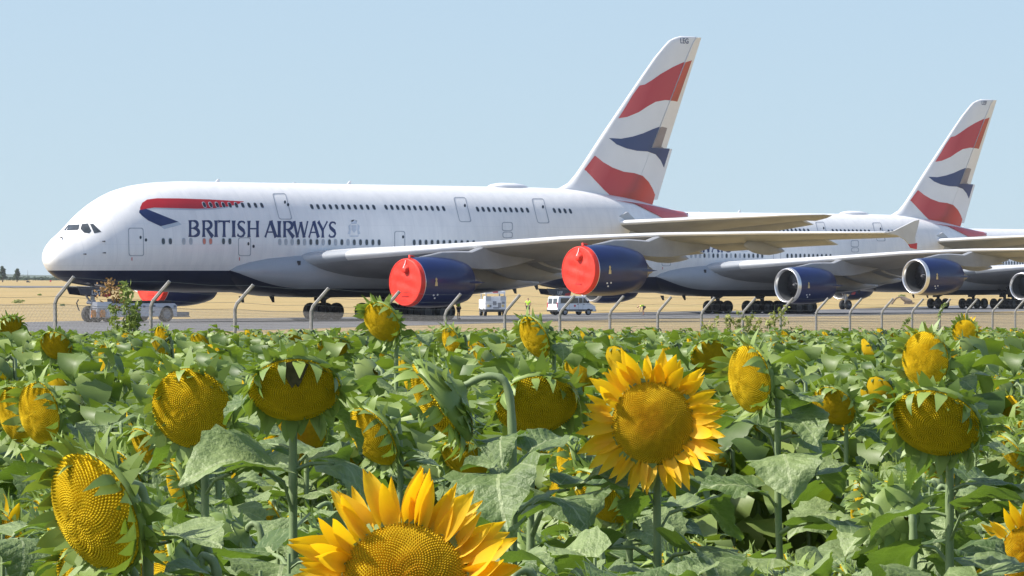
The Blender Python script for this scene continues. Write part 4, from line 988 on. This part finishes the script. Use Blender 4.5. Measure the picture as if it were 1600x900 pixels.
# ------------------------------------------------------------------ weeds along the fence
def weed(label, px, d, top_py, kind):
    x = (px - 800) / F * d; z0 = gz(d); H = CAMZ - (top_py - HY) / F * d - z0
    t = thing('tall_weed', label, 'weed', (x, d, z0), 0, 'tall weeds at the fence')
    st = MB(); fo = MB(); br = MB()
    if kind == 'bushy':
        spec = [((.0, 0), 1.0, .10), ((-.18, .05), .86, .09), ((.14, -.03), .88, .09), ((-.3, 0), .62, .10), ((.05, .1), .8, .1)]
        for (ox, oy), hf, sp in spec:
            pts = [(ox * .3, oy * .3, -.05), (ox * .6, oy, H * hf * .4), (ox * .9, oy, H * hf * .75), (ox + random.uniform(-.03, .03), oy, H * hf)]
            st.tube(pts, [.012, .01, .007, .003], 5)
            for k in range(330):
                f = random.uniform(.3, 1); p = Vector((ox * f + random.gauss(0, sp * (1.15 - f * .75)), oy + random.gauss(0, sp), H * hf * f))
                q = Quaternion((random.gauss(0, 1), random.gauss(0, 1), random.gauss(0, 1), random.gauss(0, 1))).normalized(); s = random.uniform(.06, .12)
                fo.add([p + q @ Vector(c) * s for c in ((-.5, 0, 0), (0, -.22, .05), (.6, 0, 0), (0, .22, .05))], [(0, 1, 2, 3)])
        for k in range(220):
            a = random.random(); p = Vector((-.34 + .30 * a + random.gauss(0, .05), random.gauss(0, .06), H * (.82 + .16 * math.sin(2.4 * a + .5)) + random.gauss(0, .05)))
            q = Quaternion((random.gauss(0, 1), random.gauss(0, 1), random.gauss(0, 1), random.gauss(0, 1))).normalized(); s = random.uniform(.03, .06)
            br.add([p + q @ Vector(c) * s for c in ((-.5, 0, 0), (0, -.3, .05), (.6, 0, 0), (0, .3, .05))], [(0, 1, 2, 3)])
    elif kind == 'sprays':
        for k in range(9):
            ox = -.5 + 1.0 * k / 8 + random.uniform(-.06, .06); hf = random.uniform(.8, 1.0)
            st.tube([(ox * .4, 0, -.05), (ox * .7, 0, H * hf * .5), (ox, 0, H * hf)], [.008, .006, .003], 4)
            for j in range(7):
                f = random.uniform(.62, .98); a = random.uniform(-1, 1); e = Vector((ox * f + a * .16, random.gauss(0, .06), H * hf * f + .1)); st.tube([(ox * f, 0, H * hf * f), e], .0035, 4)
                for q_ in range(12):
                    p = Vector((ox * f, 0, H * hf * f)).lerp(e, random.random()) + Vector((random.gauss(0, .03), random.gauss(0, .03), random.gauss(0, .03)))
                    q = Quaternion((random.gauss(0, 1), random.gauss(0, 1), random.gauss(0, 1), random.gauss(0, 1))).normalized(); s = random.uniform(.05, .10)
                    fo.add([p + q @ Vector(c) * s for c in ((-.5, 0, 0), (0, -.25, .05), (.6, 0, 0), (0, .25, .05))], [(0, 1, 2, 3)])
    else:
        pts = [Vector((0, 0, 0)), Vector((-.02, 0, H * .6)), Vector((.0, 0, H * .82)), Vector((.07, 0, H * .93)), Vector((.2, 0, H))]
        st.tube(pts, [.012, .011, .01, .008, .004], 5)
        for k in range(150):
            f = random.random() ** .7; i = min(3, int(f * 4)); p = pts[i].lerp(pts[i + 1], f * 4 - i) + Vector((random.gauss(0, .022), random.gauss(0, .022), random.gauss(0, .02)))
            q = Quaternion((random.gauss(0, 1), random.gauss(0, 1), random.gauss(0, 1), random.gauss(0, 1))).normalized(); s = random.uniform(.04, .08)
            fo.add([p + q @ Vector(c) * s for c in ((-.5, 0, 0), (0, -.22, .05), (.6, 0, 0), (0, .22, .05))], [(0, 1, 2, 3)])
    st.build('stem', 'stem_green', t)
    fo.build('foliage', 'weed_yellow' if kind == 'sprays' else 'weed_green', t, smooth=False)['kind'] = 'stuff'
    if br.v: br.build('dry_flowers', 'weed_brown', t, smooth=False)['kind'] = 'stuff'
weed('leafy green weed with a brown dried top in front of the aircraft tug', 197, 71.5, 441, 'bushy')
weed('airy yellow-green weed before the wheels of the second jet, left of its twin', 1143, 104, 482, 'sprays')
weed('airy yellow-green weed under the first open engine inlet, right of its twin', 1205, 106, 476, 'sprays')
weed('single bent leafy stalk on the fence under the outer open engine', 1466, 128, 473, 'stalk')
weed('thin short stalk between the two right-hand fence posts left of the bent stalk', 1409, 120, 496, 'stalk')

# ------------------------------------------------------------------ sunflowers
WT = ([0, .05, .13, .25, .4, .55, .7, .84, .94, 1.0], [.10, .33, .44, .47, .42, .335, .235, .13, .05, .004])
def leaf_arrays(nl, nw, droop, fold, wave, seed, petiole=True, twist=0.0, up=.5):
    r = random.Random(seed); v = []; uv = []; f = []; m = []
    base = Vector((.42, 0, .42 * up)) if petiole else Vector((0, 0, 0))
    th = math.atan2(up, 1) * .6; x, z = base.x, base.z; ph = r.uniform(0, 6)
    for i in range(nl + 1):
        t = i / nl
        if i: x += math.cos(th) / nl; z += math.sin(th) / nl
        th -= droop / nl * (1.5 if t < .5 else .8)
        w = float(np.interp(t, *WT))
        for j in range(-nw, nw + 1):
            s = j / nw; ww = w * s
            if abs(j) == nw and nl > 4: ww *= 1 + (.07 if i % 2 else -.07) + r.uniform(-.05, .05)
            back = .16 * abs(s) ** 2 * max(0, 1 - t * 4)
            lift = fold * abs(ww) + wave * math.sin(t * 9 + ph + s) * s * s * (1 if s > 0 else -.8) + .25 * twist * ww + (r.gauss(0, .014) if nl > 4 else r.gauss(0, .02)) * min(1, w * 3)
            v.append((x - back - math.sin(th) * lift, ww, z + math.cos(th) * lift)); uv.append((t, ww))
    n = 2 * nw + 1
    for i in range(nl):
        for j in range(2 * nw): f.append((i * n + j, (i + 1) * n + j, (i + 1) * n + j + 1, i * n + j + 1)); m.append(0)
    if petiole:
        o = len(v); k = 4
        pp = [Vector((0, 0, 0)), Vector((.2, 0, .42 * up * .75)), base + Vector((.06, 0, 0))]
        for p, rr in zip(pp, (.034, .026, .018)):
            for a in range(k): v.append((p.x, rr * math.cos(a * PI / 2), p.z + rr * math.sin(a * PI / 2))); uv.append((0, .3))
        for i in range(2):
            for a in range(k): f.append((o + i * k + a, o + i * k + (a + 1) % k, o + (i + 1) * k + (a + 1) % k, o + (i + 1) * k + a)); m.append(1)
    return v, f, m, uv
def arr_mesh(name, v, f, m, mats, uv=None, smooth=True):
    me = bpy.data.meshes.new(name); me.from_pydata([tuple(p) for p in v], [], f)
    for k in mats: me.materials.append(MATS[k])
    me.polygons.foreach_set('material_index', m)
    if smooth: me.polygons.foreach_set('use_smooth', [True] * len(f))
    if uv:
        l = me.uv_layers.new(name='leafmap'); idx = np.zeros(len(me.loops), np.int32); me.loops.foreach_get('vertex_index', idx)
        l.data.foreach_set('uv', np.array(uv, np.float32)[idx].ravel())
    me.update(); return me
LEAVES = []
for k in range(16):
    r = random.Random(k * 3 + 1)
    LEAVES.append(arr_mesh('leaf', *(lambda q: (q[0], q[1], q[2], ['leaf', 'stem_green'], q[3]))(leaf_arrays(14, 4, r.uniform(.35, 1.9), r.uniform(-.05, .40), r.uniform(.04, .10), k, True, r.uniform(-1, 1), r.uniform(.15, .9)))))
# seed disc: spiral of florets over a dome (radius 1)
def dome(r): return .40 * (1 - r ** 2.6)
def disc_mesh(N, mat, hole=0.0):
    v = []; f = []; ga = PI * (3 - math.sqrt(5)); e = .98 * math.sqrt(PI / N) * .5
    seg = 28
    for i in range(7):
        r = .98 * i / 6
        for j in range(seg): a = 2 * PI * j / seg; v.append((r * math.cos(a), r * math.sin(a), dome(r) - .025))
    for i in range(6):
        for j in range(seg): f.append((i * seg + j, (i + 1) * seg + j, (i + 1) * seg + (j + 1) % seg, i * seg + (j + 1) % seg))
    for i in range(N):
        r = math.sqrt((i + .5) / N) * .985; a = i * ga; c = Vector((r * math.cos(a), r * math.sin(a), dome(r)))
        nn = Vector((math.cos(a) * 1.04 * r ** 1.6, math.sin(a) * 1.04 * r ** 1.6, 1)).normalized(); rd = Vector((math.cos(a), math.sin(a), 0)); rd = (rd - nn * rd.dot(nn)).normalized(); tg = nn.cross(rd)
        h = .019 * random.uniform(.7, 1.25); o = len(v)
        v += [tuple(c + rd * e - nn * .03), tuple(c + tg * e - nn * .03), tuple(c - rd * e - nn * .03), tuple(c - tg * e - nn * .03)]
        tp = c + nn * h
        v += [tuple(tp + rd * e * .45), tuple(tp + tg * e * .45), tuple(tp - rd * e * .45), tuple(tp - tg * e * .45)]
        f += [(o, o + 1, o + 5, o + 4), (o + 1, o + 2, o + 6, o + 5), (o + 2, o + 3, o + 7, o + 6), (o + 3, o, o + 4, o + 7), (o + 4, o + 5, o + 6, o + 7)]
    return arr_mesh('seed_disc', v, f, [1] * (6 * seg) + [0] * (len(f) - 6 * seg), [mat, 'disc_gap'], smooth=False)
DISC = {'y': disc_mesh(1350, 'disc_yellow'), 'r': disc_mesh(1800, 'disc_ringed')}
def bract_arrays(n, seed, seg=3, flat=False, nlay=3):
    r = random.Random(seed); v = []; f = []
    for k in range(n):
        a = 2 * PI * k / n + r.uniform(-.15, .15); lay = k % nlay; L = r.uniform(.32, .75); w = r.uniform(.08, .16); th = (r.uniform(-1.0, -.2) if flat else (r.uniform(.35, 1.5) if lay == 0 and nlay > 3 else r.uniform(-.6, 1.25))) + (.2 if nlay == 3 else .06) * lay
        rr, z = .97 - (.06 if nlay == 3 else .10) * lay, .03 - .10 * lay; o = len(v); curl = r.uniform(.4, 1.6) if lay == 0 and nlay > 3 else r.uniform(-1.2, 1.0)
        for i in range(seg + 1):
            t = i / seg; ww = w * (1 - t ** 1.6) * (.8 + .4 * math.sin(PI * t)) + .004
            ca, sa = math.cos(a), math.sin(a)
            for s in (-1, 1): v.append((rr * ca - s * ww * sa, rr * sa + s * ww * ca, z + .02 * (s * s)))
            th2 = th + curl * t; rr += L / seg * math.cos(th2); z += L / seg * math.sin(th2)
        f += [(o + 2 * i, o + 2 * i + 1, o + 2 * i + 3, o + 2 * i + 2) for i in range(seg)]
    return v, f
BRACTS = [arr_mesh('bracts', *bract_arrays(130, k, 3, False, 6), [0] * 390, ['bract']) for k in range(5)]
BRACTS_FLAT = [arr_mesh('bracts', *bract_arrays(60, k + 9, 3, True), [0] * 180, ['bract']) for k in range(2)]
def back_arrays(seg=22):
    prof = [(1.0, .0), (1.03, -.05), (.98, -.16), (.8, -.30), (.5, -.42), (.22, -.52), (.12, -.62)]
    v = []; f = []
    for r, z in prof:
        for j in range(seg): a = 2 * PI * j / seg; v.append((r * math.cos(a), r * math.sin(a), z))
    for i in range(len(prof) - 1):
        for j in range(seg): f.append((i * seg + j, (i + 1) * seg + j, (i + 1) * seg + (j + 1) % seg, i * seg + (j + 1) % seg))
    return v, f
_b = back_arrays(); BACK = arr_mesh('flower_head', _b[0], _b[1], [0] * len(_b[1]), ['bract'])
def petal_mesh(seed):
    r = random.Random(seed); v = []; f = []; n = 6; th = r.uniform(-.1, .35); c = r.uniform(-.9, .9); x = z = 0.0; tw = r.uniform(-.5, .5)
    for i in range(n + 1):
        t = i / n; w = .138 * (math.sin(PI * min(1, .20 + t * .80)) ** .95) * (1 + .12 * math.sin(5 * t + seed)) + .003
        if i: x += math.cos(th) / n; z += math.sin(th) / n; th += c / n
        for s in (-1, 0, 1): v.append((x, s * w + .03 * tw * t, z + abs(s) * .07 * (1 - .5 * t) + s * w * tw * t))
    for i in range(n):
        for j in range(2): f.append((i * 3 + j, (i + 1) * 3 + j, (i + 1) * 3 + j + 1, i * 3 + j + 1))
    return arr_mesh('petal', v, f, [0] * len(f), ['petal'])
PETALS = [petal_mesh(k) for k in range(14)]

def catmull(P, n=4):
    out = []; P = [P[0]] + P + [P[-1]]
    for i in range(1, len(P) - 2):
        for k in range(n):
            t = k / n; a, b, c, d = P[i - 1], P[i], P[i + 1], P[i + 2]
            out.append(.5 * ((2 * b) + (c - a) * t + (2 * a - 5 * b + 4 * c - d) * t * t + (3 * b - a - 3 * c + d) * t ** 3))
    return out + [P[-2]]
def face_dir(az, el):
    a, e = math.radians(az), math.radians(el); return Vector((math.sin(a) * math.cos(e), -math.cos(a) * math.cos(e), math.sin(e)))
def stem_path(C, n, R, r, nk=1.0):
    nh = Vector((n.x, n.y, 0)); nh = nh.normalized() if nh.length > .2 else Vector((1, 0, 0)) * .3
    if n.z > .3: B = Vector((C.x, C.y, 0)) - nh * (.10 * (1 - n.z)); top = [C - n * R * 1.6 - Vector((0, 0, .06)) * (1 - n.z), C - n * R * .6]
    else:
        B = Vector((C.x, C.y, 0)) - nh * (R * nk); dn = max(0, -n.z)
        top = [Vector((B.x, B.y, C.z - R * .8)), C - nh * (R * nk * .92) + Vector((0, 0, R * (.0 + .6 * dn))), C - nh * (R * nk * .66) + Vector((0, 0, R * (.2 + .6 * dn))), C - n * R * .62]
    g = gz(C.y); B.z = g
    path = [B, B + Vector((r.uniform(-.02, .02), r.uniform(-.02, .02), (C.z - g) * .45)), Vector((B.x, B.y, g + (C.z - g) * .78))] + top
    return B, catmull(path, 5)
def sunflower(C, n, R, label, petals=0, ring=False, leaves=12, seed=0, group='sunflowers in the field', Lscale=1.0, avoid=True, over=-.03, nk=1.0, ragged=False, notch=False):
    r = random.Random(seed)
    B, path = stem_path(C, n, R, r, nk); H = C.z - B.z
    t = thing('sunflower', label, 'sunflower', B, 0, group)
    if over > .03: tp = Vector((B.x, B.y, C.z + over)); m2 = MB(); m2.tube([Vector((0, 0, H - .2)), tp - B], [.009, .004], 5); m2.build('shoot', 'stem_green', t)
    mb = MB(); k = len(path); mb.tube([p - B for p in path], [.0115 - .004 * i / (k - 1) + .0008 * math.sin(i * 2.1) for i in range(k)], 7, cap=False); mb.build('stem', 'stem_green', t, fixn=False, angle=0)
    hd = link('flower_head', BACK, t); hd.location = C - B; hd.scale = (R, R, R)
    q = n.to_track_quat('Z', 'Y') @ Quaternion((0, 0, 1), r.uniform(0, 6)); hd.rotation_mode = 'QUATERNION'; hd.rotation_quaternion = q
    link('seed_disc', DISC['r' if ring else 'y'], hd)
    o = link('bracts', r.choice(BRACTS_FLAT if petals > 20 else BRACTS), hd); o.rotation_euler = (0, 0, r.uniform(0, 6))
    if notch:                                     # patch where the seeds are gone, at the top of the disc
        u = q.inverted() @ Vector((0, 0, 1)); a0 = math.atan2(u.y, u.x); m3 = MB(); pts = []
        for rr, aa in ((.96, -.30), (.62, -.20), (.50, -.12), (.58, .0), (.48, .14), (.66, .26), (.97, .34), (.99, .0)): pts.append((rr * math.cos(a0 + aa), rr * math.sin(a0 + aa), dome(rr) + .05))
        pts.append((.78 * math.cos(a0), .78 * math.sin(a0), dome(.78) + .045)); m3.add(pts, [(j, (j + 1) % 8, 8) for j in range(8)]); m3.build('bare_patch', 'seed_dark', hd, angle=0)
    for i in range(petals):
        p = link('petal', r.choice(PETALS), hd); a = 2 * PI * i / petals * (1 if petals > 20 else .55) + r.uniform(-.1, .1); lay = i % 2
        p.location = (.90 * math.cos(a), .90 * math.sin(a), -.02 - .05 * lay); s = r.uniform(.74, 1.08) * (1.0 if petals > 20 else .7); p.scale = (s, s * r.uniform(.85, 1.25), s)
        p.rotation_euler = (r.uniform(-.5, .5), r.uniform(-.5, .22) + .15 * lay, a + r.uniform(-.2, .2))
        if ragged and i % 3 == 0: p.rotation_euler = (r.uniform(-.9, .9), r.uniform(-.9, .5), a + r.uniform(-.5, .5))
    H = C.z - B.z; Htop = H + over; az0 = r.uniform(0, 6.28)
    for i in range(leaves):
        f = i / max(1, leaves - 1); h = Htop - .02 - (H * .5) * f ** 1.15 - r.uniform(0, .04)
        a = az0 + i * 2.4 + r.uniform(-.3, .3)
        if avoid and i < 5:                       # the top leaves leave the face of the head free
            fa = math.atan2(n.y, n.x); da = (a - fa + PI) % (2 * PI) - PI
            if abs(da) < 1.05: a = fa + math.copysign(1.2 + r.uniform(0, .5), da)
        L = (.10 + .115 * min(1, f * 2.0) + r.uniform(-.03, .035)) * Lscale
        lf = link('leaf', r.choice(LEAVES), t); lf.location = (0, 0, h); s = L * 1.08; lf.scale = (s, s * r.uniform(.88, 1.12), s)
        lf.rotation_euler = (r.uniform(-.3, .3), r.uniform(-.3, .22) + .14 * f, a)
    return t
# (px, py, head diameter in photo pixels, azimuth, elevation, petals, ringed, label)
HERO = [
 (300, 638, 132, -14, -14, 0, 0, 'sunflower with a big round petal-less disc facing the camera, below the jet titles'),
 (460, 608, 146, 4, -48, 0, 0, 'nodding petal-less sunflower with a dark notch in its top, right of the round one'),
 (150, 800, 205, -48, -20, 0, 0, 'largest bare seed head, lower left corner, seen from its side with green fringe right'),
 (632, 916, 204, 2, 12, 84, 1, 'big bright sunflower with ragged yellow petals cut by the bottom edge'),
 (1020, 660, 132, -8, 3, 66, 1, 'fully open sunflower with a complete ring of yellow petals, the largest whole bloom'),
 (62, 645, 102, -48, -10, 0, 0, 'bare head facing left near the left edge, in front of another like it'),
 (28, 648, 92, -46, -12, 0, 0, 'bare head at the left edge half hidden behind a similar one'),
 (6, 597, 62, -30, -10, 0, 0, 'bare yellow head cut by the left picture edge'),
 (688, 628, 150, -92, -34, 0, 0, 'long head seen from behind with a thick arched neck, centre of the field'),
 (838, 632, 132, 8, -46, 0, 0, 'dark nodding head facing down left of the open bloom'),
 (583, 682, 106, -52, -30, 0, 0, 'head turned left and down below the arched-neck one'),
 (597, 503, 70, -38, -26, 0, 0, 'head rising highest against the wheels under the inner red cover'),
 (836, 527, 72, -56, -24, 0, 0, 'head standing above the crop directly below the person in the bright vest'),
 (706, 533, 52, -62, -18, 0, 0, 'small left-facing head between the two that rise above the crop'),
 (521, 541, 52, 0, -58, 0, 0, 'small dark head hanging face down left of the highest one'),
 (1172, 592, 108, -56, -8, 0, 0, 'left-facing head with a large dark leafy back, right of the open bloom'),
 (1446, 562, 90, -40, -2, 0, 0, 'pale yellow oval head at the right, the taller of a touching pair'),
 (1484, 572, 66, -56, -14, 0, 0, 'smaller head overlapping the pale oval one at the right'),
 (1462, 660, 146, -22, -44, 0, 0, 'wide nodding head on a straight stem below the touching pair at the right'),
 (1507, 519, 40, -20, 8, 11, 0, 'small late bloom with a few curled petals above the touching pair'),
 (1571, 545, 30, -30, -10, 0, 0, 'small round yellow head near the right edge'),
 (1108, 557, 62, 10, -30, 0, 0, 'half-hidden head just right of the top petals of the open bloom'),
 (1118, 752, 64, 20, -58, 0, 0, 'small head hanging low under the right side of the open bloom'),
 (1160, 652, 60, -30, -25, 0, 0, 'shaded head right of the open bloom under the dark leafy back'),
 (1303, 634, 76, -34, -36, 0, 0, 'orange-tinted nodding head between the open bloom and the wide striped head'),
 (88, 540, 54, -20, -34, 0, 0, 'head with a tousled green top near the left fence post'),
 (253, 527, 36, -50, -12, 0, 0, 'little yellow head in front of the second fence post'),
 (166, 561, 52, -74, -8, 0, 0, 'narrow left-facing head left of the tall green weed'),
 (221, 568, 36, -50, -24, 0, 0, 'small head just under the tall green weed'),
 (470, 672, 84, -10, -20, 16, 1, 'wilting bloom with orange petals behind the stem of the notched head'),
 (1214, 783, 48, 0, -10, 13, 0, 'dried brown-orange bloom low at the right of the open flower'),
 (727, 716, 82, -30, -40, 0, 0, 'head in shade below the arched neck, left of the open bloom'),
 (15, 509, 40, 30, -40, 0, 0, 'small head drooping to the right at the far left edge'),
 (1612, 868, 100, -10, 8, 54, 1, 'bright bloom cut by the right edge near the bottom corner'),
 (905, 585, 60, -40, -20, 0, 0, 'yellow head peeping out left of the open bloom'),
 (1230, 548, 34, -40, -16, 0, 0, 'little head right of the leafy-backed one near the second jet wheels'),
]
heroes = []
for k, (px, py, dm, az, el, pt, rg, lab) in enumerate(HERO):
    R = .10 if dm > 60 else .095
    d = 2 * R * F / dm; heroes.append((px, py, dm, d))
    sunflower(at(px, py, d), face_dir(az, el), R, lab, pt, bool(rg), 17, 100 + k, 'sunflowers in the front of the field', 1.05, True, -.02, 1.5 if 'arched neck, centre' in lab else 1.0, 'ragged' in lab, 'dark notch' in lab)

# every other plant: a jittered planting over the field
def in_field(x, y):
    if not -(.0967 * y + (1.7 if y < 32 else 1.0)) < x < .0967 * y + (1.7 if y < 32 else 2.6): return False
    if y > 68 and x < -6.316 + (y - 73.4) * .2672 + 1.4: return False
    return 6.2 < y < 152
spots = []
step = .37
yy = 6.2
while yy < 152:
    xx = -(.0967 * yy + 1.8) + random.uniform(0, step)
    while xx < .0967 * yy + 2.6:
        x, y = xx + random.uniform(-.13, .13), yy + random.uniform(-.13, .13)
        if in_field(x, y): spots.append((x, y))
        xx += step
    yy += step * (1 if yy < 60 else 1.25)
spots.sort(key=lambda s: s[1])
hero_xy = [(at(h[0], h[1], h[3]).x, h[3]) for h in heroes]
near = []; far = []
LIM = 300 - len(heroes)
for x, y in spots:
    if any(abs(x - hx) < .24 and abs(y - hy) < .26 for hx, hy in hero_xy): continue
    pxm = F / y; px = 800 + x * pxm; g = gz(y)
    ztop = g + random.gauss(1.56, .075)
    ztop = min(ztop, CAMZ - (508 + random.uniform(0, 22) - HY) / pxm)          # tops stay under the crop line
    if y < 24:
        for hx, hy, dm, hd in heroes:
            if y < hd + .25 and abs(px - hx) < dm * .62 + .20 * pxm:
                ztop = min(ztop, CAMZ - (hy + dm * (.62 if dm < 120 else .55) - HY) / pxm - .10)
    if ztop - g < .95: continue
    (near if len(near) < LIM and abs(x) < .0967 * y + .22 else far).append((x, y, ztop))
def rand_face(r): return face_dir(r.gauss(-76, 24), r.gauss(-30, 15))
for k, (x, y, zt) in enumerate(near):
    r = random.Random(1000 + k); n = rand_face(r); R = r.uniform(.075, .10)
    bloom = r.random() < .04; low = not bloom and r.random() < .55
    if low: R *= .85
    sunflower(Vector((x, y, zt - (R * 2.6 if low else R * 1.1))), n, R, 'small half-open sunflower with a few orange petals deep among the leaves' if bloom else 'sunflower plant with a drooping petal-less head crowded among the green leaves', 14 if bloom else 0, bloom, 18 if y < 16 else 13, 2000 + k, 'half-open sunflowers' if bloom else 'sunflowers crowded in the field', .96, True, R * 1.9 if low else -.05)

# the rest of the field, too many to count
def far_variant(seed, lo=False):
    r = random.Random(seed); V = []; T = []; M = []
    def addq(v, f, mi, mat4=None):
        o = len(V); V.extend([tuple(p) for p in v])
        for q in f:
            for i in range(1, len(q) - 1): T.append((o + q[0], o + q[i], o + q[i + 1])); M.append(mi)
    low = r.random() < .78; R = r.uniform(.065, .085) if low else r.uniform(.08, .105); n = rand_face(r); hc = 1.28 if low else 1.46; C = Vector((0, 0, hc))
    B, path = stem_path(Vector((0, 300, hc)), n, R, r); path = [Vector((p.x, p.y - 300, p.z)) for p in path[::5] + path[-1:]]
    mb = MB(); mb.tube(path, .013, 3, cap=False); addq(mb.v, mb.f, 1)
    q = n.to_track_quat('Z', 'Y')
    seg = 9
    dv = [C + q @ Vector((rr * R * math.cos(2 * PI * j / seg), rr * R * math.sin(2 * PI * j / seg), dome(rr) * R)) for rr in (.98, .6, .05) for j in range(seg)]
    addq(dv, [(i * seg + j, i * seg + (j + 1) % seg, (i + 1) * seg + (j + 1) % seg, (i + 1) * seg + j) for i in range(2) for j in range(seg)], 2)
    dv = [C + q @ Vector((rr * R * math.cos(2 * PI * j / seg), rr * R * math.sin(2 * PI * j / seg), z * R)) for rr, z in ((1.02, 0), (.85, -.3), (.2, -.55)) for j in range(seg)]
    addq(dv, [(i * seg + j, (i + 1) * seg + j, (i + 1) * seg + (j + 1) % seg, i * seg + (j + 1) % seg) for i in range(2) for j in range(seg)], 0)
    bv, bf = bract_arrays(16 if lo else 26, seed, 2); addq([C + q @ (Vector(p) * R) for p in bv], bf, 0)
    a0 = r.uniform(0, 6)
    nlf = 10 if lo else 16; gl = 3 if lo else 4
    for i in range(nlf):
        f = i / (nlf - 1) * (.62 if lo else 1); lv, lf, lm, _ = leaf_arrays(gl, 1, r.uniform(.5, 2.4), r.uniform(-.1, .6), .08, seed * 20 + i, True, r.uniform(-1, 1), r.uniform(.15, .9))
        lv = lv[:3 * (gl + 1)]; lf = lf[:2 * gl]
        L = .105 + .12 * min(1, f * 2.2) + r.uniform(-.03, .03)
        Mx = Matrix.Translation((path[0].x, path[0].y, (1.53 if low else 1.43) - .72 * f ** 1.15 - r.uniform(0, .05))) @ Matrix.Rotation(a0 + i * 2.4, 4, 'Z') @ Matrix.Rotation(r.uniform(-.35, .3) + .2 * f, 4, 'Y') @ Matrix.Scale(L * 1.08, 4)
        addq([Mx @ Vector(p) for p in lv], lf, 0)
    return np.array(V), np.array(T, np.int64), np.array(M, np.int64)
variants = [far_variant(50 + k) for k in range(24)]; variants_lo = [far_variant(90 + k, True) for k in range(24)]
VV = []; TT = []; MM = []; off = 0
for x, y, zt in far:
    v, t_, m_ = (variants if y < 38 else variants_lo)[random.randrange(24)]
    a = random.gauss(0, .35); c, s = math.cos(a), math.sin(a); g = gz(y); k = (zt - g) / 1.56
    w = np.empty_like(v); w[:, 0] = (v[:, 0] * c - v[:, 1] * s) + x; w[:, 1] = (v[:, 0] * s + v[:, 1] * c) + y; w[:, 2] = v[:, 2] * k + g
    VV.append(w); TT.append(t_ + off); MM.append(m_); off += len(v)
VV = np.concatenate(VV).astype(np.float32); TT = np.concatenate(TT).astype(np.int32); MM = np.concatenate(MM).astype(np.int32)
me = bpy.data.meshes.new('sunflower_field'); me.vertices.add(len(VV)); me.vertices.foreach_set('co', VV.ravel())
me.loops.add(len(TT) * 3); me.loops.foreach_set('vertex_index', TT.ravel()); me.polygons.add(len(TT)); me.polygons.foreach_set('loop_start', np.arange(0, len(TT) * 3, 3, dtype=np.int32))
for k in ('leaf_far', 'stem_green', 'disc_far'): me.materials.append(MATS[k])
me.polygons.foreach_set('material_index', MM); me.polygons.foreach_set('use_smooth', np.ones(len(TT), bool)); me.update(calc_edges=True); me.validate()
ff = link('sunflower_field', me); tag(ff, 'dense far crop of small sunflowers reaching back to the fence', 'crop', kind='stuff')
print('plants', len(near), len(far), 'tris', len(TT))

# ------------------------------------------------------------------ the air: thin summer haze over the airfield
hz = MB(); hz.box((0, 7200, 21.65), (24000, 15000, 46.7)); hm = bpy.data.materials.new('haze'); hm.use_nodes = True
hn = hm.node_tree.nodes; hn.remove(hn['Principled BSDF']); pv = hn.new('ShaderNodeVolumePrincipled'); pv.inputs['Color'].default_value = (.86, .92, 1, 1); pv.inputs['Density'].default_value = 3.5e-5; pv.inputs['Anisotropy'].default_value = .2
hm.node_tree.links.new(pv.outputs[0], hn['Material Output'].inputs['Volume']); MATS['haze'] = hm
ho = hz.build('haze', 'haze', smooth=False); ho['kind'] = 'stuff'; ho['label'] = 'thin pale summer haze over the whole airfield'; ho['category'] = 'haze'
